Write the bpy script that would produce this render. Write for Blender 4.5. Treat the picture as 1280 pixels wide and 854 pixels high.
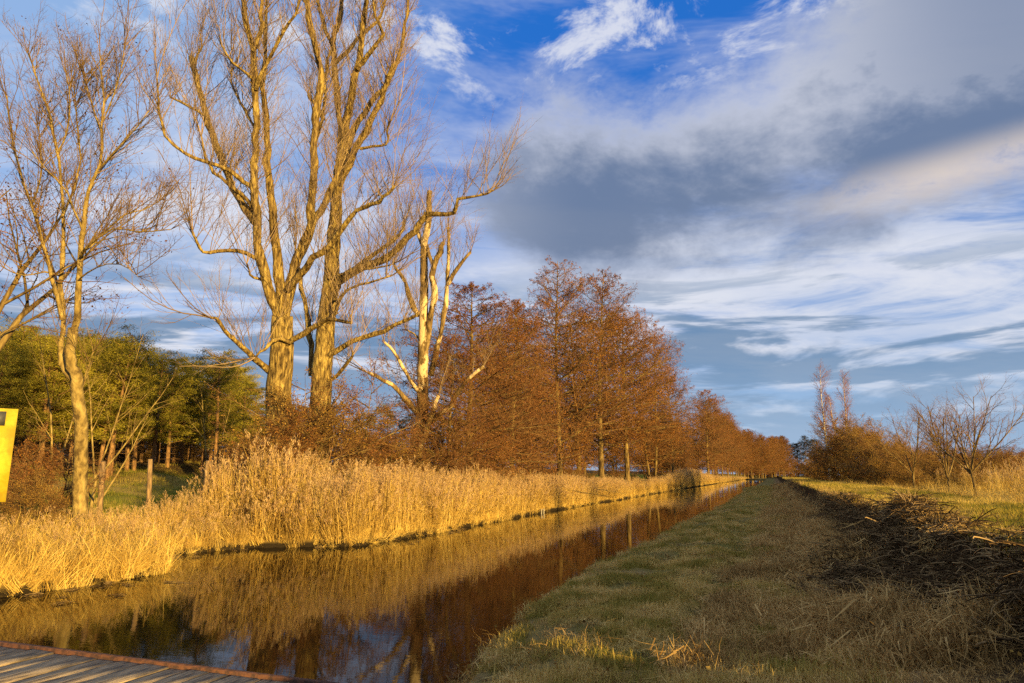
import bpy, math, random
import numpy as np
from math import radians, sin, cos, pi, sqrt

for o in list(bpy.data.objects):
    bpy.data.objects.remove(o)
SC = bpy.context.scene
COL = SC.collection
# ------------------------------------------------------------------ camera
F_PX, EYE = 853.0, 1.65
YAW, PITCH = radians(20.675), radians(11.077)
cam_d = bpy.data.cameras.new('camera')
cam_d.sensor_width = 36.0
cam_d.lens = F_PX / 1280.0 * 36.0
cam_d.clip_start, cam_d.clip_end = 0.05, 5000.0
cam = bpy.data.objects.new('camera', cam_d)
COL.objects.link(cam)
cam.location = (0, 0, EYE)
cam.rotation_euler = (pi / 2 + PITCH, 0, YAW)
SC.camera = cam
# ------------------------------------------------------------------ light
SUN_EL, SUN_BACK = radians(7.0), radians(58)          # low sun behind the camera, to the right
SUN_V = (sin(SUN_BACK) * cos(SUN_EL), -cos(SUN_BACK) * cos(SUN_EL), sin(SUN_EL))
sd = bpy.data.lights.new('sun', 'SUN')
sd.energy, sd.angle, sd.color = 5.0, radians(0.6), (1.0, 0.70, 0.235)
sun = bpy.data.objects.new('sun', sd)
COL.objects.link(sun)
from mathutils import Vector
sun.rotation_euler = Vector(SUN_V).to_track_quat('Z', 'Y').to_euler()
sun.location = (30, -20, 20)
SC.view_settings.view_transform = 'Standard'
SC.view_settings.look = 'None'
SC.view_settings.exposure = 1.1
SC.view_settings.gamma = 1.0
SC.render.engine = 'CYCLES'
SC.cycles.max_bounces = 4
SC.cycles.diffuse_bounces = 3
SC.cycles.glossy_bounces = 2
SC.cycles.transmission_bounces = 2
SC.cycles.caustics_reflective = False
SC.cycles.caustics_refractive = False
SC.cycles.use_adaptive_sampling = True
SC.cycles.adaptive_threshold = 0.02
SC.cycles.transparent_max_bounces = 6
SC.cycles.use_denoising = False
SC.cycles.sample_clamp_indirect = 4.0

# ------------------------------------------------------------------ node helper
class NT:
    def __init__(s, tree):
        s.t = tree; s.n = tree.nodes; s.l = tree.links
    def new(s, typ, **kw):
        nd = s.n.new(typ)
        for k, v in kw.items():
            if hasattr(nd, k) and not isinstance(v, tuple) or k in ('operation', 'blend_type', 'data_type'):
                setattr(nd, k, v)
        return nd
    def put(s, sock, v):
        if hasattr(v, 'is_output'):
            s.l.new(v, sock)
        else:
            sock.default_value = v
    def math(s, op, a, b=0.0, c=None, clamp=False):
        nd = s.n.new('ShaderNodeMath'); nd.operation = op; nd.use_clamp = clamp
        s.put(nd.inputs[0], a); s.put(nd.inputs[1], b)
        if c is not None: s.put(nd.inputs[2], c)
        return nd.outputs[0]
    def mix(s, f, a, b, blend='MIX'):
        nd = s.n.new('ShaderNodeMix'); nd.data_type = 'RGBA'; nd.blend_type = blend
        s.put(nd.inputs[0], f)
        for i, v in ((6, a), (7, b)):
            if isinstance(v, tuple) and len(v) == 3: v = v + (1,)
            s.put(nd.inputs[i], v)
        return nd.outputs[2]
    def ramp(s, f, stops):
        nd = s.n.new('ShaderNodeValToRGB'); e = nd.color_ramp.elements
        while len(e) < len(stops): e.new(0.5)
        for i, (p, c) in enumerate(stops):
            e[i].position = p
            e[i].color = (c, c, c, 1) if isinstance(c, (int, float)) else tuple(c) + (1,)
        s.put(nd.inputs[0], f)
        return nd.outputs[0]
    def smooth(s, x, a, b, o0=0.0, o1=1.0):
        nd = s.n.new('ShaderNodeMapRange'); nd.interpolation_type = 'SMOOTHSTEP'
        s.put(nd.inputs[0], x); s.put(nd.inputs[1], a); s.put(nd.inputs[2], b); s.put(nd.inputs[3], o0); s.put(nd.inputs[4], o1)
        return nd.outputs[0]
    def noise(s, vec, scale, detail=4.0, rough=0.55, dist=0.0, col=False):
        nd = s.n.new('ShaderNodeTexNoise')
        if vec is not None: s.l.new(vec, nd.inputs['Vector'])
        nd.inputs['Scale'].default_value = scale; nd.inputs['Detail'].default_value = detail
        nd.inputs['Roughness'].default_value = rough; nd.inputs['Distortion'].default_value = dist
        return nd.outputs['Color' if col else 'Fac']
    def mapping(s, vec, scale=(1, 1, 1), loc=(0, 0, 0), rot=(0, 0, 0)):
        nd = s.n.new('ShaderNodeMapping')
        s.l.new(vec, nd.inputs[0]); nd.inputs[1].default_value = loc; nd.inputs[2].default_value = rot; nd.inputs[3].default_value = scale
        return nd.outputs[0]
    def comb(s, x, y, z):
        nd = s.n.new('ShaderNodeCombineXYZ')
        for i, v in enumerate((x, y, z)): s.put(nd.inputs[i], v)
        return nd.outputs[0]

# ------------------------------------------------------------------ sky
def build_world():
    w = bpy.data.worlds.new('World'); SC.world = w; w.use_nodes = True
    T = NT(w.node_tree); T.n.clear()
    out = T.n.new('ShaderNodeOutputWorld'); bg = T.n.new('ShaderNodeBackground')
    T.l.new(bg.outputs[0], out.inputs[0])
    STR = 0.063
    bg.inputs[1].default_value = STR
    sky = T.n.new('ShaderNodeTexSky'); sky.sky_type = 'NISHITA'; sky.sun_disc = False
    sky.sun_elevation = SUN_EL
    sky.sun_rotation = math.atan2(SUN_V[0], SUN_V[1])
    sky.air_density = 1.0; sky.dust_density = 0.2; sky.ozone_density = 3.0
    co = T.n.new('ShaderNodeTexCoord').outputs['Generated']
    nrm = T.n.new('ShaderNodeVectorMath'); nrm.operation = 'NORMALIZE'; T.l.new(co, nrm.inputs[0])
    # turn so that +Y is the compass heading of the canal view
    rv = T.n.new('ShaderNodeVectorRotate'); rv.rotation_type = 'Z_AXIS'
    T.l.new(nrm.outputs[0], rv.inputs[0]); rv.inputs['Angle'].default_value = -YAW
    sp = T.n.new('ShaderNodeSeparateXYZ'); T.l.new(rv.outputs[0], sp.inputs[0])
    x, y, z = sp.outputs
    az = T.math('ARCTAN2', x, y)
    el = T.math('ARCSINE', z)
    zc = T.math('MAXIMUM', z, 0.0)
    dn = T.math('ADD', zc, 0.16)
    px, py = T.math('DIVIDE', x, dn), T.math('DIVIDE', y, dn)
    P = T.comb(px, py, 0.0)
    # clear air: Nishita, tinted deeper blue with height as a polarised late-afternoon sky
    clear = T.mix(1.0, sky.outputs[0], (0.55, 0.95, 1.75), 'MULTIPLY')
    hgt = T.smooth(el, 0.05, 0.62)
    EX = 2.14
    def C(r, g, b): return (r / STR / EX, g / STR / EX, b / STR / EX)
    leftb = T.smooth(az, 0.02, -0.55)
    blue = T.mix(hgt, C(0.32, 0.48, 0.72), T.mix(leftb, C(0.018, 0.175, 0.66), C(0.20, 0.44, 0.80)))
    base = T.mix(0.75, clear, blue)
    dt = T.n.new('ShaderNodeVectorMath'); dt.operation = 'DOT_PRODUCT'; T.l.new(nrm.outputs[0], dt.inputs[0]); dt.inputs[1].default_value = SUN_V
    sunward = T.smooth(dt.outputs['Value'], -0.25, 0.7)
    base = T.mix(sunward, base, sky.outputs[0])
    # high thin veil and streaks
    Ps = T.mapping(P, scale=(1.0, 1.9, 1), rot=(0, 0, 0.35), loc=(0.3, 0.1, 0))
    n1 = T.noise(Ps, 1.15, 6, 0.64, 0.45)
    low = T.smooth(el, 0.52, 0.2)
    veil = T.smooth(T.math('ADD', n1, T.math('MULTIPLY', low, 0.06)), 0.44, 0.68)
    veil = T.math('MULTIPLY', veil, T.math('ADD', 0.50, T.math('MULTIPLY', low, 0.4)))
    veil = T.math('ADD', veil, T.math('MULTIPLY', leftb, 0.20), clamp=True)
    col = T.mix(veil, base, C(0.76, 0.78, 0.87))
    # bright bank low on the right
    bank = T.math('MULTIPLY', T.smooth(el, 0.11, 0.22), T.smooth(el, 0.42, 0.27))
    n2 = T.noise(T.mapping(rv.outputs[0], scale=(2.2, 2.2, 10.5), loc=(3, 1, 0.4), rot=(0, 0.06, 0)), 1.5, 6, 0.62, 0.6)
    bank = T.math('MULTIPLY', T.math('MULTIPLY', bank, T.smooth(az, -0.35, 0.15)), T.smooth(n2, 0.36, 0.56))
    col = T.mix(T.math('MULTIPLY', bank, 0.86), col, C(0.74, 0.77, 0.86))
    # slate streaks
    n3 = T.noise(T.mapping(rv.outputs[0], scale=(1.7, 1.7, 14.0), loc=(0, 5, 0), rot=(0, 0.05, 0)), 1.5, 6, 0.58, 0.7)
    st = T.math('MULTIPLY', T.smooth(T.math('ADD', n3, T.smooth(el, 0.26, 0.10, 0.0, 0.07)), 0.46, 0.57), T.smooth(el, 0.33, 0.2))
    col = T.mix(T.math('MULTIPLY', st, 0.85), col, C(0.135, 0.25, 0.42))
    # the heavy cloud: long bank rising to the right
    D3 = T.mapping(rv.outputs[0], scale=(1, 1, 1.7))
    nd = T.math('SUBTRACT', T.noise(T.mapping(D3, loc=(1.7, 0.4, 0)), 3.6, 6, 0.6, 0.25), 0.5)
    nd2 = T.math('SUBTRACT', T.noise(T.mapping(D3, loc=(7, 3, 0)), 10.0, 5, 0.66, 0.2), 0.5)
    # small white puffs high up
    pf = T.smooth(T.math('ADD', T.noise(T.mapping(D3, loc=(2, 9, 4)), 7.5, 6, 0.66, 0.3), T.smooth(el, 0.52, 0.63, -0.03, 0.06)), 0.50, 0.66)
    pf = T.math('MULTIPLY', pf, T.smooth(el, 0.50, 0.58))
    col = T.mix(T.math('MULTIPLY', pf, 0.85), col, C(0.78, 0.80, 0.88))
    azp = T.math('MAXIMUM', az, -0.3)
    lb = T.math('ADD', 0.282, T.math('MULTIPLY', azp, 0.075))
    ub = T.math('ADD', 0.530, T.math('MULTIPLY', azp, 0.13))
    ub = T.math('ADD', ub, T.smooth(az, 0.35, 0.8, 0.0, 0.12))
    wob = T.math('ADD', T.math('MULTIPLY', nd, 0.20), T.math('MULTIPLY', nd2, 0.12))
    inside = T.math('MINIMUM', T.math('SUBTRACT', el, lb), T.math('MULTIPLY', T.math('SUBTRACT', ub, el), 0.8))
    ends = T.math('MULTIPLY', T.smooth(az, -0.2, 0.06), T.smooth(az, 1.7, 1.1))
    dens = T.math('ADD', T.math('ADD', inside, wob), T.math('MULTIPLY', T.math('SUBTRACT', ends, 1.0), 0.2))
    m = T.smooth(dens, -0.045, 0.075)
    depth = T.math('ADD', T.math('SUBTRACT', el, lb), T.math('MULTIPLY', nd, -0.36))
    depth = T.math('ADD', depth, T.math('MULTIPLY', nd2, -0.14))
    thick = T.math('MULTIPLY', T.smooth(depth, 0.24, 0.10), T.smooth(az, -0.15, 0.12, 0.55, 1.0))
    thick = T.math('MAXIMUM', thick, T.smooth(az, 0.35, 0.7, 0.0, 0.72))
    ccol = T.mix(thick, C(0.58, 0.61, 0.71), C(0.155, 0.215, 0.345))
    warm = T.math('MULTIPLY', T.smooth(T.math('ABSOLUTE', T.math('SUBTRACT', el, T.math('ADD', 0.330, T.math('MULTIPLY', az, 0.055)))), 0.05, 0.0), T.smooth(az, 0.33, 0.6))
    warm = T.math('MULTIPLY', warm, T.smooth(nd2, -0.3, 0.0))
    ccol = T.mix(T.math('MULTIPLY', warm, 1.0), ccol, C(0.72, 0.63, 0.57))
    col = T.mix(T.math('MULTIPLY', m, 0.95), col, ccol)
    col = T.mix(T.smooth(el, 0.20, 0.01, 0.0, 0.8), col, C(0.38, 0.53, 0.73))
    # below the horizon: dull ground tone
    col = T.mix(T.smooth(z, 0.0, -0.05), col, C(0.10, 0.09, 0.06))
    T.l.new(col, bg.inputs[0])
build_world()

# ------------------------------------------------------------------ picture rays (direction only; distances come from ground or size)
cF = np.array([-sin(YAW) * cos(PITCH), cos(YAW) * cos(PITCH), sin(PITCH)])
cR = np.array([cos(YAW), sin(YAW), 0.0]); cU = np.cross(cR, cF)
def ray(x, y): return cF + cR * (x - 640) / F_PX + cU * (427 - y) / F_PX
def at(x, y, depth): return np.array([0, 0, EYE]) + ray(x, y) * depth
def bearing(x, X=None, Y=None):
    d = ray(x, 594)
    t = X / d[0] if X is not None else Y / d[1]
    return d[0] * t, d[1] * t
def on_z(x, y, z):
    d = ray(x, y); t = (z - EYE) / d[2]
    return np.array([0, 0, EYE]) + d * t

# ------------------------------------------------------------------ small numpy noise
class VNoise:
    def __init__(s, seed):
        s.g = np.random.default_rng(seed).random((256, 256))
    def __call__(s, x, y):
        x = np.asarray(x, float); y = np.asarray(y, float)
        xi = np.floor(x).astype(int); yi = np.floor(y).astype(int)
        fx = x - xi; fy = y - yi
        fx = fx * fx * (3 - 2 * fx); fy = fy * fy * (3 - 2 * fy)
        g = s.g; a = xi & 255; b = yi & 255; a1 = (xi + 1) & 255; b1 = (yi + 1) & 255
        return (g[a, b] * (1 - fx) * (1 - fy) + g[a1, b] * fx * (1 - fy) + g[a, b1] * (1 - fx) * fy + g[a1, b1] * fx * fy) - 0.5
VN = VNoise(4); VN2 = VNoise(9)
def fbm(x, y, s, o=4):
    r = 0; a = 1.0
    for k in range(o):
        r = r + a * VN(x * s + 17 * k, y * s - 31 * k); s *= 2.03; a *= 0.5
    return r

# ------------------------------------------------------------------ terrain
WATER_Z = -0.45
LY = [-60, 8.5, 12.0, 13.4, 15, 16.8, 18.2, 23, 33, 54, 60, 66, 150, 600]
LX = [-12.7, -12.7, -12.5, -14.9, -15.2, -14.4, -12.0, -11.7, -12.3, -12.9, -12.5, -12.9, -13.5, -13.5]
RY = [-60, 6.5, 9, 14, 20, 42, 90, 97, 100, 106, 200, 320, 350, 600]
RX = [-2.8, -2.95, -3.25, -3.65, -3.35, -3.1, -3.2, -3.9, -4.1, -3.3, -3.3, -3.3, -13.2, -13.3]
def left_edge(Y): return np.interp(Y, LY, LX) + 0.34 * fbm(np.asarray(Y) * 0 + 3, Y, 0.8, 4)
def right_edge(Y): return np.interp(Y, RY, RX) + 0.13 * fbm(np.asarray(Y) * 0 + 9, Y, 1.1, 4)
def sstep(x, a, b):
    t = np.clip((x - a) / (b - a), 0, 1); return t * t * (3 - 2 * t)
def height(X, Y):
    X = np.asarray(X, float); Y = np.asarray(Y, float)
    le, re = left_edge(Y), right_edge(Y)
    n = fbm(X, Y, 0.35, 3); nf = fbm(X, Y, 1.7, 3)
    # right side
    berm = 0.0 + 0.12 * n + 0.07 * nf
    crest_x = 2.05 + 0.25 * fbm(X * 0, Y, 0.25, 2)
    top = 0.86 + 0.05 * fbm(X * 0 + 2, Y, 0.3, 2) - 0.40 * np.exp(-((Y - 4.3) / 0.75) ** 2)  # last term: unseen crest dip, shaped to let sun reach the berm
    rise = sstep(X, 0.0, crest_x + 0.05)
    rise = 0.48 * (0.5 * rise + 0.5 * np.clip((X - 0.1) / (crest_x - 0.1), 0, 1)) + 0.52 * sstep(X, crest_x - 0.40 + 0.25 * fbm(X * 0 + 4, Y, 0.8, 3), crest_x + 0.05)
    z = berm * (1 - rise) + rise * (top + 0.05 * n)
    z = z - 0.04 * np.exp(-((X + 0.95 + 0.15 * np.sin(Y * 0.3)) / 0.24) ** 2) - 0.035 * np.exp(-((X + 2.3 + 0.15 * np.sin(Y * 0.3)) / 0.24) ** 2)
    slope_rough = rise * (1 - sstep(X, crest_x, crest_x + 0.5))
    z = z + slope_rough * 0.16 * fbm(X, Y, 1.5, 4)
    crest_z = sstep(np.abs(X - crest_x), 0.7, 0.0)
    z = z + crest_z * (0.05 + 0.10 * fbm(X * 0 + 6, Y, 1.6, 3)) * (1 - np.exp(-((Y - 4.3) / 0.9) ** 2))
    # heaps of dug-out reed on the crest
    for hx, hy, hr, hh in ((1.5, 12.6, 1.25, 0.38), (1.75, 9.4, 1.0, 0.10), (1.85, 7.6, 0.9, 0.10)):
        z = z + hh * np.exp(-(((X - hx) / 0.8) ** 2 + ((Y - hy) / hr) ** 2)) * (1 + 0.9 * fbm(X, Y, 2.2, 3))
    tX = sstep(X, crest_x, 3.4)
    # ruts along the dike top
    z = z + tX * (0.05 * nf - 0.05 * np.exp(-((X - 3.6) / 0.25) ** 2) - 0.05 * np.exp(-((X - 5.0) / 0.25) ** 2))
    z = z - 0.62 * sstep(X, 5.6, 9.0)
    z = z + 0.5 * sstep(X, 12, 60) * n
    # right bank lip
    d = X - re
    z = np.where(d < 0, np.maximum(-1.5, -0.45 + d * 1.2), z)
    lip = (d >= 0)
    z = np.where(lip, z - 0.34 * (1 - sstep(d, 0.0, 0.22)) - 0.12 * (1 - sstep(d, 0, 1.1)), z)
    # left side
    dl = le - X
    zl = -0.13 + 0.12 * n + 0.05 * nf + 0.2 * sstep(dl, 0.5, 3) - (0.26 + 0.25 * fbm(X * 0 + 8, Y, 1.9, 3)) * (1 - sstep(dl, -0.02, 0.2)) - 0.10 * (1 - sstep(dl, 0, 0.9))
    zl = zl - 0.55 * np.exp(-((X + 21.0) / 1.6) ** 2) * sstep(Y, 28, 18)
    zl = zl + 2.3 * sstep(-X, 25, 46) + 1.2 * sstep(-X, 46, 80) + 0.6 * n * sstep(-X, 20, 40)
    z = np.where(dl > 0, zl, z)
    return z
def gz(x, y): return float(height(np.array([x]), np.array([y]))[0])

# ------------------------------------------------------------------ mesh helpers
def mesh_np(name, V, quads=None, tris=None, mat=None, smooth=False, tint=None):
    me = bpy.data.meshes.new(name)
    V = np.asarray(V, np.float32).reshape(-1, 3)
    loops, starts, tot = [], [], 0
    if quads is not None and len(quads):
        q = np.asarray(quads, np.int32); loops.append(q.ravel()); starts.append(np.arange(len(q)) * 4); tot = len(q) * 4
    if tris is not None and len(tris):
        t = np.asarray(tris, np.int32); loops.append(t.ravel()); starts.append(tot + np.arange(len(t)) * 3)
    L = np.concatenate(loops).astype(np.int32); S = np.concatenate(starts).astype(np.int32)
    me.vertices.add(len(V)); me.vertices.foreach_set('co', V.ravel())
    me.loops.add(len(L)); me.loops.foreach_set('vertex_index', L)
    me.polygons.add(len(S)); me.polygons.foreach_set('loop_start', S)
    if smooth: me.polygons.foreach_set('use_smooth', np.ones(len(S), bool))
    if tint is not None:
        a = me.attributes.new('tint', 'FLOAT', 'POINT'); a.data.foreach_set('value', np.asarray(tint, np.float32))
    me.update(calc_edges=True)
    if mat: me.materials.append(mat)
    return me
def link(name, me, parent=None, loc=None):
    o = bpy.data.objects.new(name, me); COL.objects.link(o)
    if parent is not None: o.parent = parent
    if loc is not None: o.location = loc
    return o
def tag(o, label=None, cat=None, group=None, kind=None):
    if label: o['label'] = label
    if cat: o['category'] = cat
    if group: o['group'] = group
    if kind: o['kind'] = kind
    return o
class Geo:
    def __init__(s): s.V = []; s.Q = []; s.T = []; s.C = []; s.n = 0
    def add(s, V, Q=None, T=None, tint=0.5):
        V = np.asarray(V, np.float32).reshape(-1, 3)
        if Q is not None and len(Q): s.Q.append(np.asarray(Q, np.int32) + s.n)
        if T is not None and len(T): s.T.append(np.asarray(T, np.int32) + s.n)
        s.V.append(V); s.n += len(V)
        s.C.append(np.broadcast_to(np.asarray(tint, np.float32), (len(V),)))
    def mesh(s, name, mat, smooth=False):
        return mesh_np(name, np.concatenate(s.V), np.concatenate(s.Q) if s.Q else None, np.concatenate(s.T) if s.T else None, mat, smooth, np.concatenate(s.C))
    def tubes(s, polys, sides, rng, tint=None, cap=False):
        groups = {}
        for p in polys: groups.setdefault(len(p[0]), []).append(p)
        for n, g in groups.items():
            P = np.array([p[0] for p in g], float); R = np.array([p[1] for p in g], float)
            B = len(g)
            T = np.gradient(P, axis=1); T /= np.linalg.norm(T, axis=2, keepdims=True) + 1e-9
            m = np.abs(T.mean(1)); ref = np.zeros((B, 3)); ref[np.arange(B), m.argmin(1)] = 1
            N = ref[:, None, :] - (T * ref[:, None, :]).sum(2, keepdims=True) * T
            N /= np.linalg.norm(N, axis=2, keepdims=True) + 1e-9
            Bn = np.cross(T, N)
            a = np.arange(sides) * 2 * pi / sides
            V = P[:, :, None, :] + R[:, :, None, None] * (np.cos(a)[None, None, :, None] * N[:, :, None, :] + np.sin(a)[None, None, :, None] * Bn[:, :, None, :])
            idx = np.arange(B * n * sides).reshape(B, n, sides)
            Q = np.stack([idx[:, :-1, :], np.roll(idx, -1, 2)[:, :-1, :], np.roll(idx, -1, 2)[:, 1:, :], idx[:, 1:, :]], -1).reshape(-1, 4)
            tv = np.repeat(rng.random(B) if tint is None else np.full(B, tint), n * sides)
            Tr = None
            if cap:
                e = idx[:, -1, :]
                Tr = np.concatenate([np.stack([e[:, 0], e[:, k], e[:, k + 1]], -1) for k in range(1, sides - 1)])
            s.add(V, Q, Tr, tv)
    def cards(s, C, size, rng, aspect=1.6, tint=None, up=None):
        """small leaf-like diamonds, each its own 4 corners"""
        C = np.asarray(C, float); n = len(C)
        if n == 0: return
        u = rng.normal(size=(n, 3)); u /= np.linalg.norm(u, axis=1, keepdims=True)
        if up is not None: u = u + np.asarray(up); u /= np.linalg.norm(u, axis=1, keepdims=True)
        w = rng.normal(size=(n, 3)); w -= (w * u).sum(1, keepdims=True) * u; w /= np.linalg.norm(w, axis=1, keepdims=True)
        k = np.cross(u, w)
        sz = (np.asarray(size) * np.ones(n))[:, None]
        bend = k * sz * 0.18
        V = np.stack([C - u * sz * aspect / 2, C + w * sz * 0.5 + bend, C + u * sz * aspect / 2, C - w * sz * 0.5 + bend], 1)
        s.add(V, np.arange(n * 4).reshape(n, 4), None, np.repeat(rng.random(n) if tint is None else tint, 4))
    def box(s, c, d, tint=0.5, jit=0.0, rng=None):
        c = np.array(c, float); d = np.array(d, float) / 2
        V = np.array([[i, j, k] for i in (-1, 1) for j in (-1, 1) for k in (-1, 1)], float) * d + c
        if jit: V += rng.uniform(-jit, jit, V.shape)
        s.add(V, [[0, 1, 3, 2], [4, 6, 7, 5], [0, 4, 5, 1], [2, 3, 7, 6], [0, 2, 6, 4], [1, 5, 7, 3]], None, tint)

# ------------------------------------------------------------------ materials
def mat_new(name):
    m = bpy.data.materials.new(name); m.use_nodes = True
    T = NT(m.node_tree); T.n.clear()
    out = T.n.new('ShaderNodeOutputMaterial')
    return m, T, out
def tint_node(T):
    a = T.n.new('ShaderNodeAttribute'); a.attribute_name = 'tint'; return a.outputs['Fac']
def leafy(name, c0, c1, c2, trans=0.3, rnd=0.35, patch=None):
    """dry blades and leaves: colour from each piece's own tint and each clump's random; thin, so some light passes"""
    m, T, out = mat_new(name)
    t = tint_node(T)
    oi = T.n.new('ShaderNodeObjectInfo').outputs['Random']
    f = T.math('ADD', T.math('MULTIPLY', t, 1 - rnd), T.math('MULTIPLY', oi, rnd))
    if patch:
        pos = T.n.new('ShaderNodeNewGeometry').outputs['Position']
        nz = T.smooth(T.noise(pos, patch[0], 4), 0.38, 0.62)
        f = T.math('ADD', T.math('MULTIPLY', f, 1 - patch[1]), T.math('MULTIPLY', nz, patch[1]))
    c = T.ramp(f, [(0.1, c0), (0.5, c1), (0.9, c2)])
    d = T.n.new('ShaderNodeBsdfDiffuse'); T.l.new(c, d.inputs[0])
    tr = T.n.new('ShaderNodeBsdfTranslucent'); T.l.new(c, tr.inputs[0])
    mx = T.n.new('ShaderNodeMixShader'); mx.inputs[0].default_value = trans
    T.l.new(d.outputs[0], mx.inputs[1]); T.l.new(tr.outputs[0], mx.inputs[2]); T.l.new(mx.outputs[0], out.inputs[0])
    return m
def bark(name, c_dark, c_mid, c_lit, scale=(7, 7, 1.6), bump=0.6, patch=None, patch_cut=(0.48, 0.56), rough=0.9):
    m, T, out = mat_new(name)
    co = T.n.new('ShaderNodeTexCoord').outputs['Object']
    n = T.noise(T.mapping(co, scale=scale), 1.0, 6, 0.6, 0.4)
    n2 = T.noise(co, 0.7, 3, 0.5)
    f = T.math('ADD', T.math('MULTIPLY', n, 0.75), T.math('MULTIPLY', n2, 0.25))
    c = T.ramp(f, [(0.38, c_dark), (0.5, c_mid), (0.63, c_lit)])  # bark tone runs from dark furrows to pale ridges with the noise
    if patch:
        pm = T.smooth(T.noise(T.mapping(co, scale=(1.6, 1.6, 0.8)), 1.0, 5, 0.6), patch_cut[0], patch_cut[1])
        c = T.mix(pm, c, patch)
    b = T.n.new('ShaderNodeBsdfPrincipled'); T.l.new(c, b.inputs['Base Color']); b.inputs['Roughness'].default_value = rough
    b.inputs['Specular IOR Level'].default_value = 0.15
    bp = T.n.new('ShaderNodeBump'); bp.inputs['Strength'].default_value = bump; bp.inputs['Distance'].default_value = 0.12
    T.l.new(n, bp.inputs['Height']); T.l.new(bp.outputs[0], b.inputs['Normal'])
    T.l.new(b.outputs[0], out.inputs[0])
    return m
def twigmat(name, c0, c1):
    m, T, out = mat_new(name)
    c = T.mix(tint_node(T), c0, c1)
    b = T.n.new('ShaderNodeBsdfDiffuse'); T.l.new(c, b.inputs[0]); T.l.new(b.outputs[0], out.inputs[0])
    return m

M = {}
M['poplar'] = bark('poplar_bark', (0.03, 0.018, 0.008), (0.20, 0.13, 0.042), (0.46, 0.33, 0.10), scale=(10, 10, 2.2), bump=1.0)
M['poplar_twig'] = twigmat('poplar_twig', (0.12, 0.075, 0.045), (0.36, 0.25, 0.14))
M['dead'] = bark('dead_poplar_bark', (0.04, 0.026, 0.014), (0.17, 0.11, 0.045), (0.32, 0.22, 0.09), patch=(0.58, 0.43, 0.24), patch_cut=(0.52, 0.56))
M['pale'] = bark('pale_smooth_bark', (0.09, 0.058, 0.022), (0.26, 0.18, 0.06), (0.40, 0.29, 0.10), scale=(6, 6, 4), bump=0.7)
M['pale_twig'] = twigmat('maple_twig', (0.10, 0.06, 0.035), (0.28, 0.18, 0.075))
M['alder'] = bark('alder_bark', (0.05, 0.032, 0.015), (0.17, 0.11, 0.04), (0.30, 0.21, 0.07))
M['alder_twig'] = twigmat('alder_twig', (0.12, 0.06, 0.03), (0.26, 0.14, 0.055))
M['alder_leaf'] = leafy('alder_leaf', (0.055, 0.022, 0.012), (0.20, 0.08, 0.025), (0.46, 0.21, 0.05), 0.25, 0.25)
M['oak_leaf'] = leafy('oak_leaf', (0.06, 0.028, 0.018), (0.13, 0.06, 0.03), (0.24, 0.12, 0.05), 0.25, 0.2)
M['shrub_leaf'] = leafy('shrub_leaf', (0.10, 0.055, 0.016), (0.30, 0.17, 0.038), (0.50, 0.32, 0.08), 0.25, 0.4)
M['pine_leaf'] = leafy('pine_needles', (0.08, 0.078, 0.014), (0.28, 0.23, 0.032), (0.50, 0.40, 0.055), 0.25, 0.3)
M['far_shaded_leaf'] = leafy('far_shaded_needles', (0.012, 0.014, 0.010), (0.03, 0.03, 0.018), (0.06, 0.05, 0.028), 0.05, 0.3)  # near-black copy of the pine needles: distant shade put into the colour
M['alder_dark'] = leafy('alder_dark_leaf', (0.08, 0.03, 0.016), (0.21, 0.085, 0.032), (0.38, 0.17, 0.055), 0.2, 0.25)
M['pine'] = bark('pine_bark', (0.06, 0.035, 0.02), (0.22, 0.12, 0.05), (0.36, 0.20, 0.08))
M['birch'] = bark('birch_bark', (0.10, 0.08, 0.06), (0.62, 0.56, 0.48), (0.75, 0.70, 0.62), scale=(2, 2, 7), bump=0.1)
M['birch_twig'] = twigmat('birch_twig', (0.17, 0.075, 0.04), (0.34, 0.16, 0.075))
M['reed'] = leafy('reed_straw', (0.17, 0.095, 0.03), (0.62, 0.40, 0.105), (0.90, 0.66, 0.21), 0.12, 0.45, patch=(0.25, 0.2))
M['plume'] = leafy('reed_plume', (0.38, 0.23, 0.11), (0.56, 0.37, 0.18), (0.70, 0.50, 0.26), 0.35, 0.4)
M['gold'] = leafy('golden_sedge', (0.30, 0.17, 0.04), (0.68, 0.45, 0.11), (0.86, 0.62, 0.19), 0.12, 0.55)
M['bermgrass'] = leafy('berm_grass', (0.19, 0.18, 0.025), (0.52, 0.37, 0.10), (0.86, 0.62, 0.24), 0.3, 0.35, patch=(1.1, 0.45))
M['strawgrass'] = leafy('dead_slope_grass', (0.15, 0.085, 0.03), (0.48, 0.295, 0.10), (0.86, 0.59, 0.235), 0.25, 0.4, patch=(1.2, 0.25))
M['dikegrass'] = leafy('dike_grass', (0.12, 0.14, 0.018), (0.42, 0.30, 0.06), (0.74, 0.52, 0.16), 0.3, 0.25, patch=(0.55, 0.6))
M['debris'] = leafy('dug_reed_debris', (0.03, 0.019, 0.011), (0.10, 0.062, 0.03), (0.42, 0.28, 0.13), 0.0, 0.3)
M['meadow'] = leafy('meadow_grass', (0.13, 0.15, 0.02), (0.28, 0.23, 0.045), (0.46, 0.33, 0.09), 0.3, 0.3, patch=(0.2, 0.45))

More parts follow.
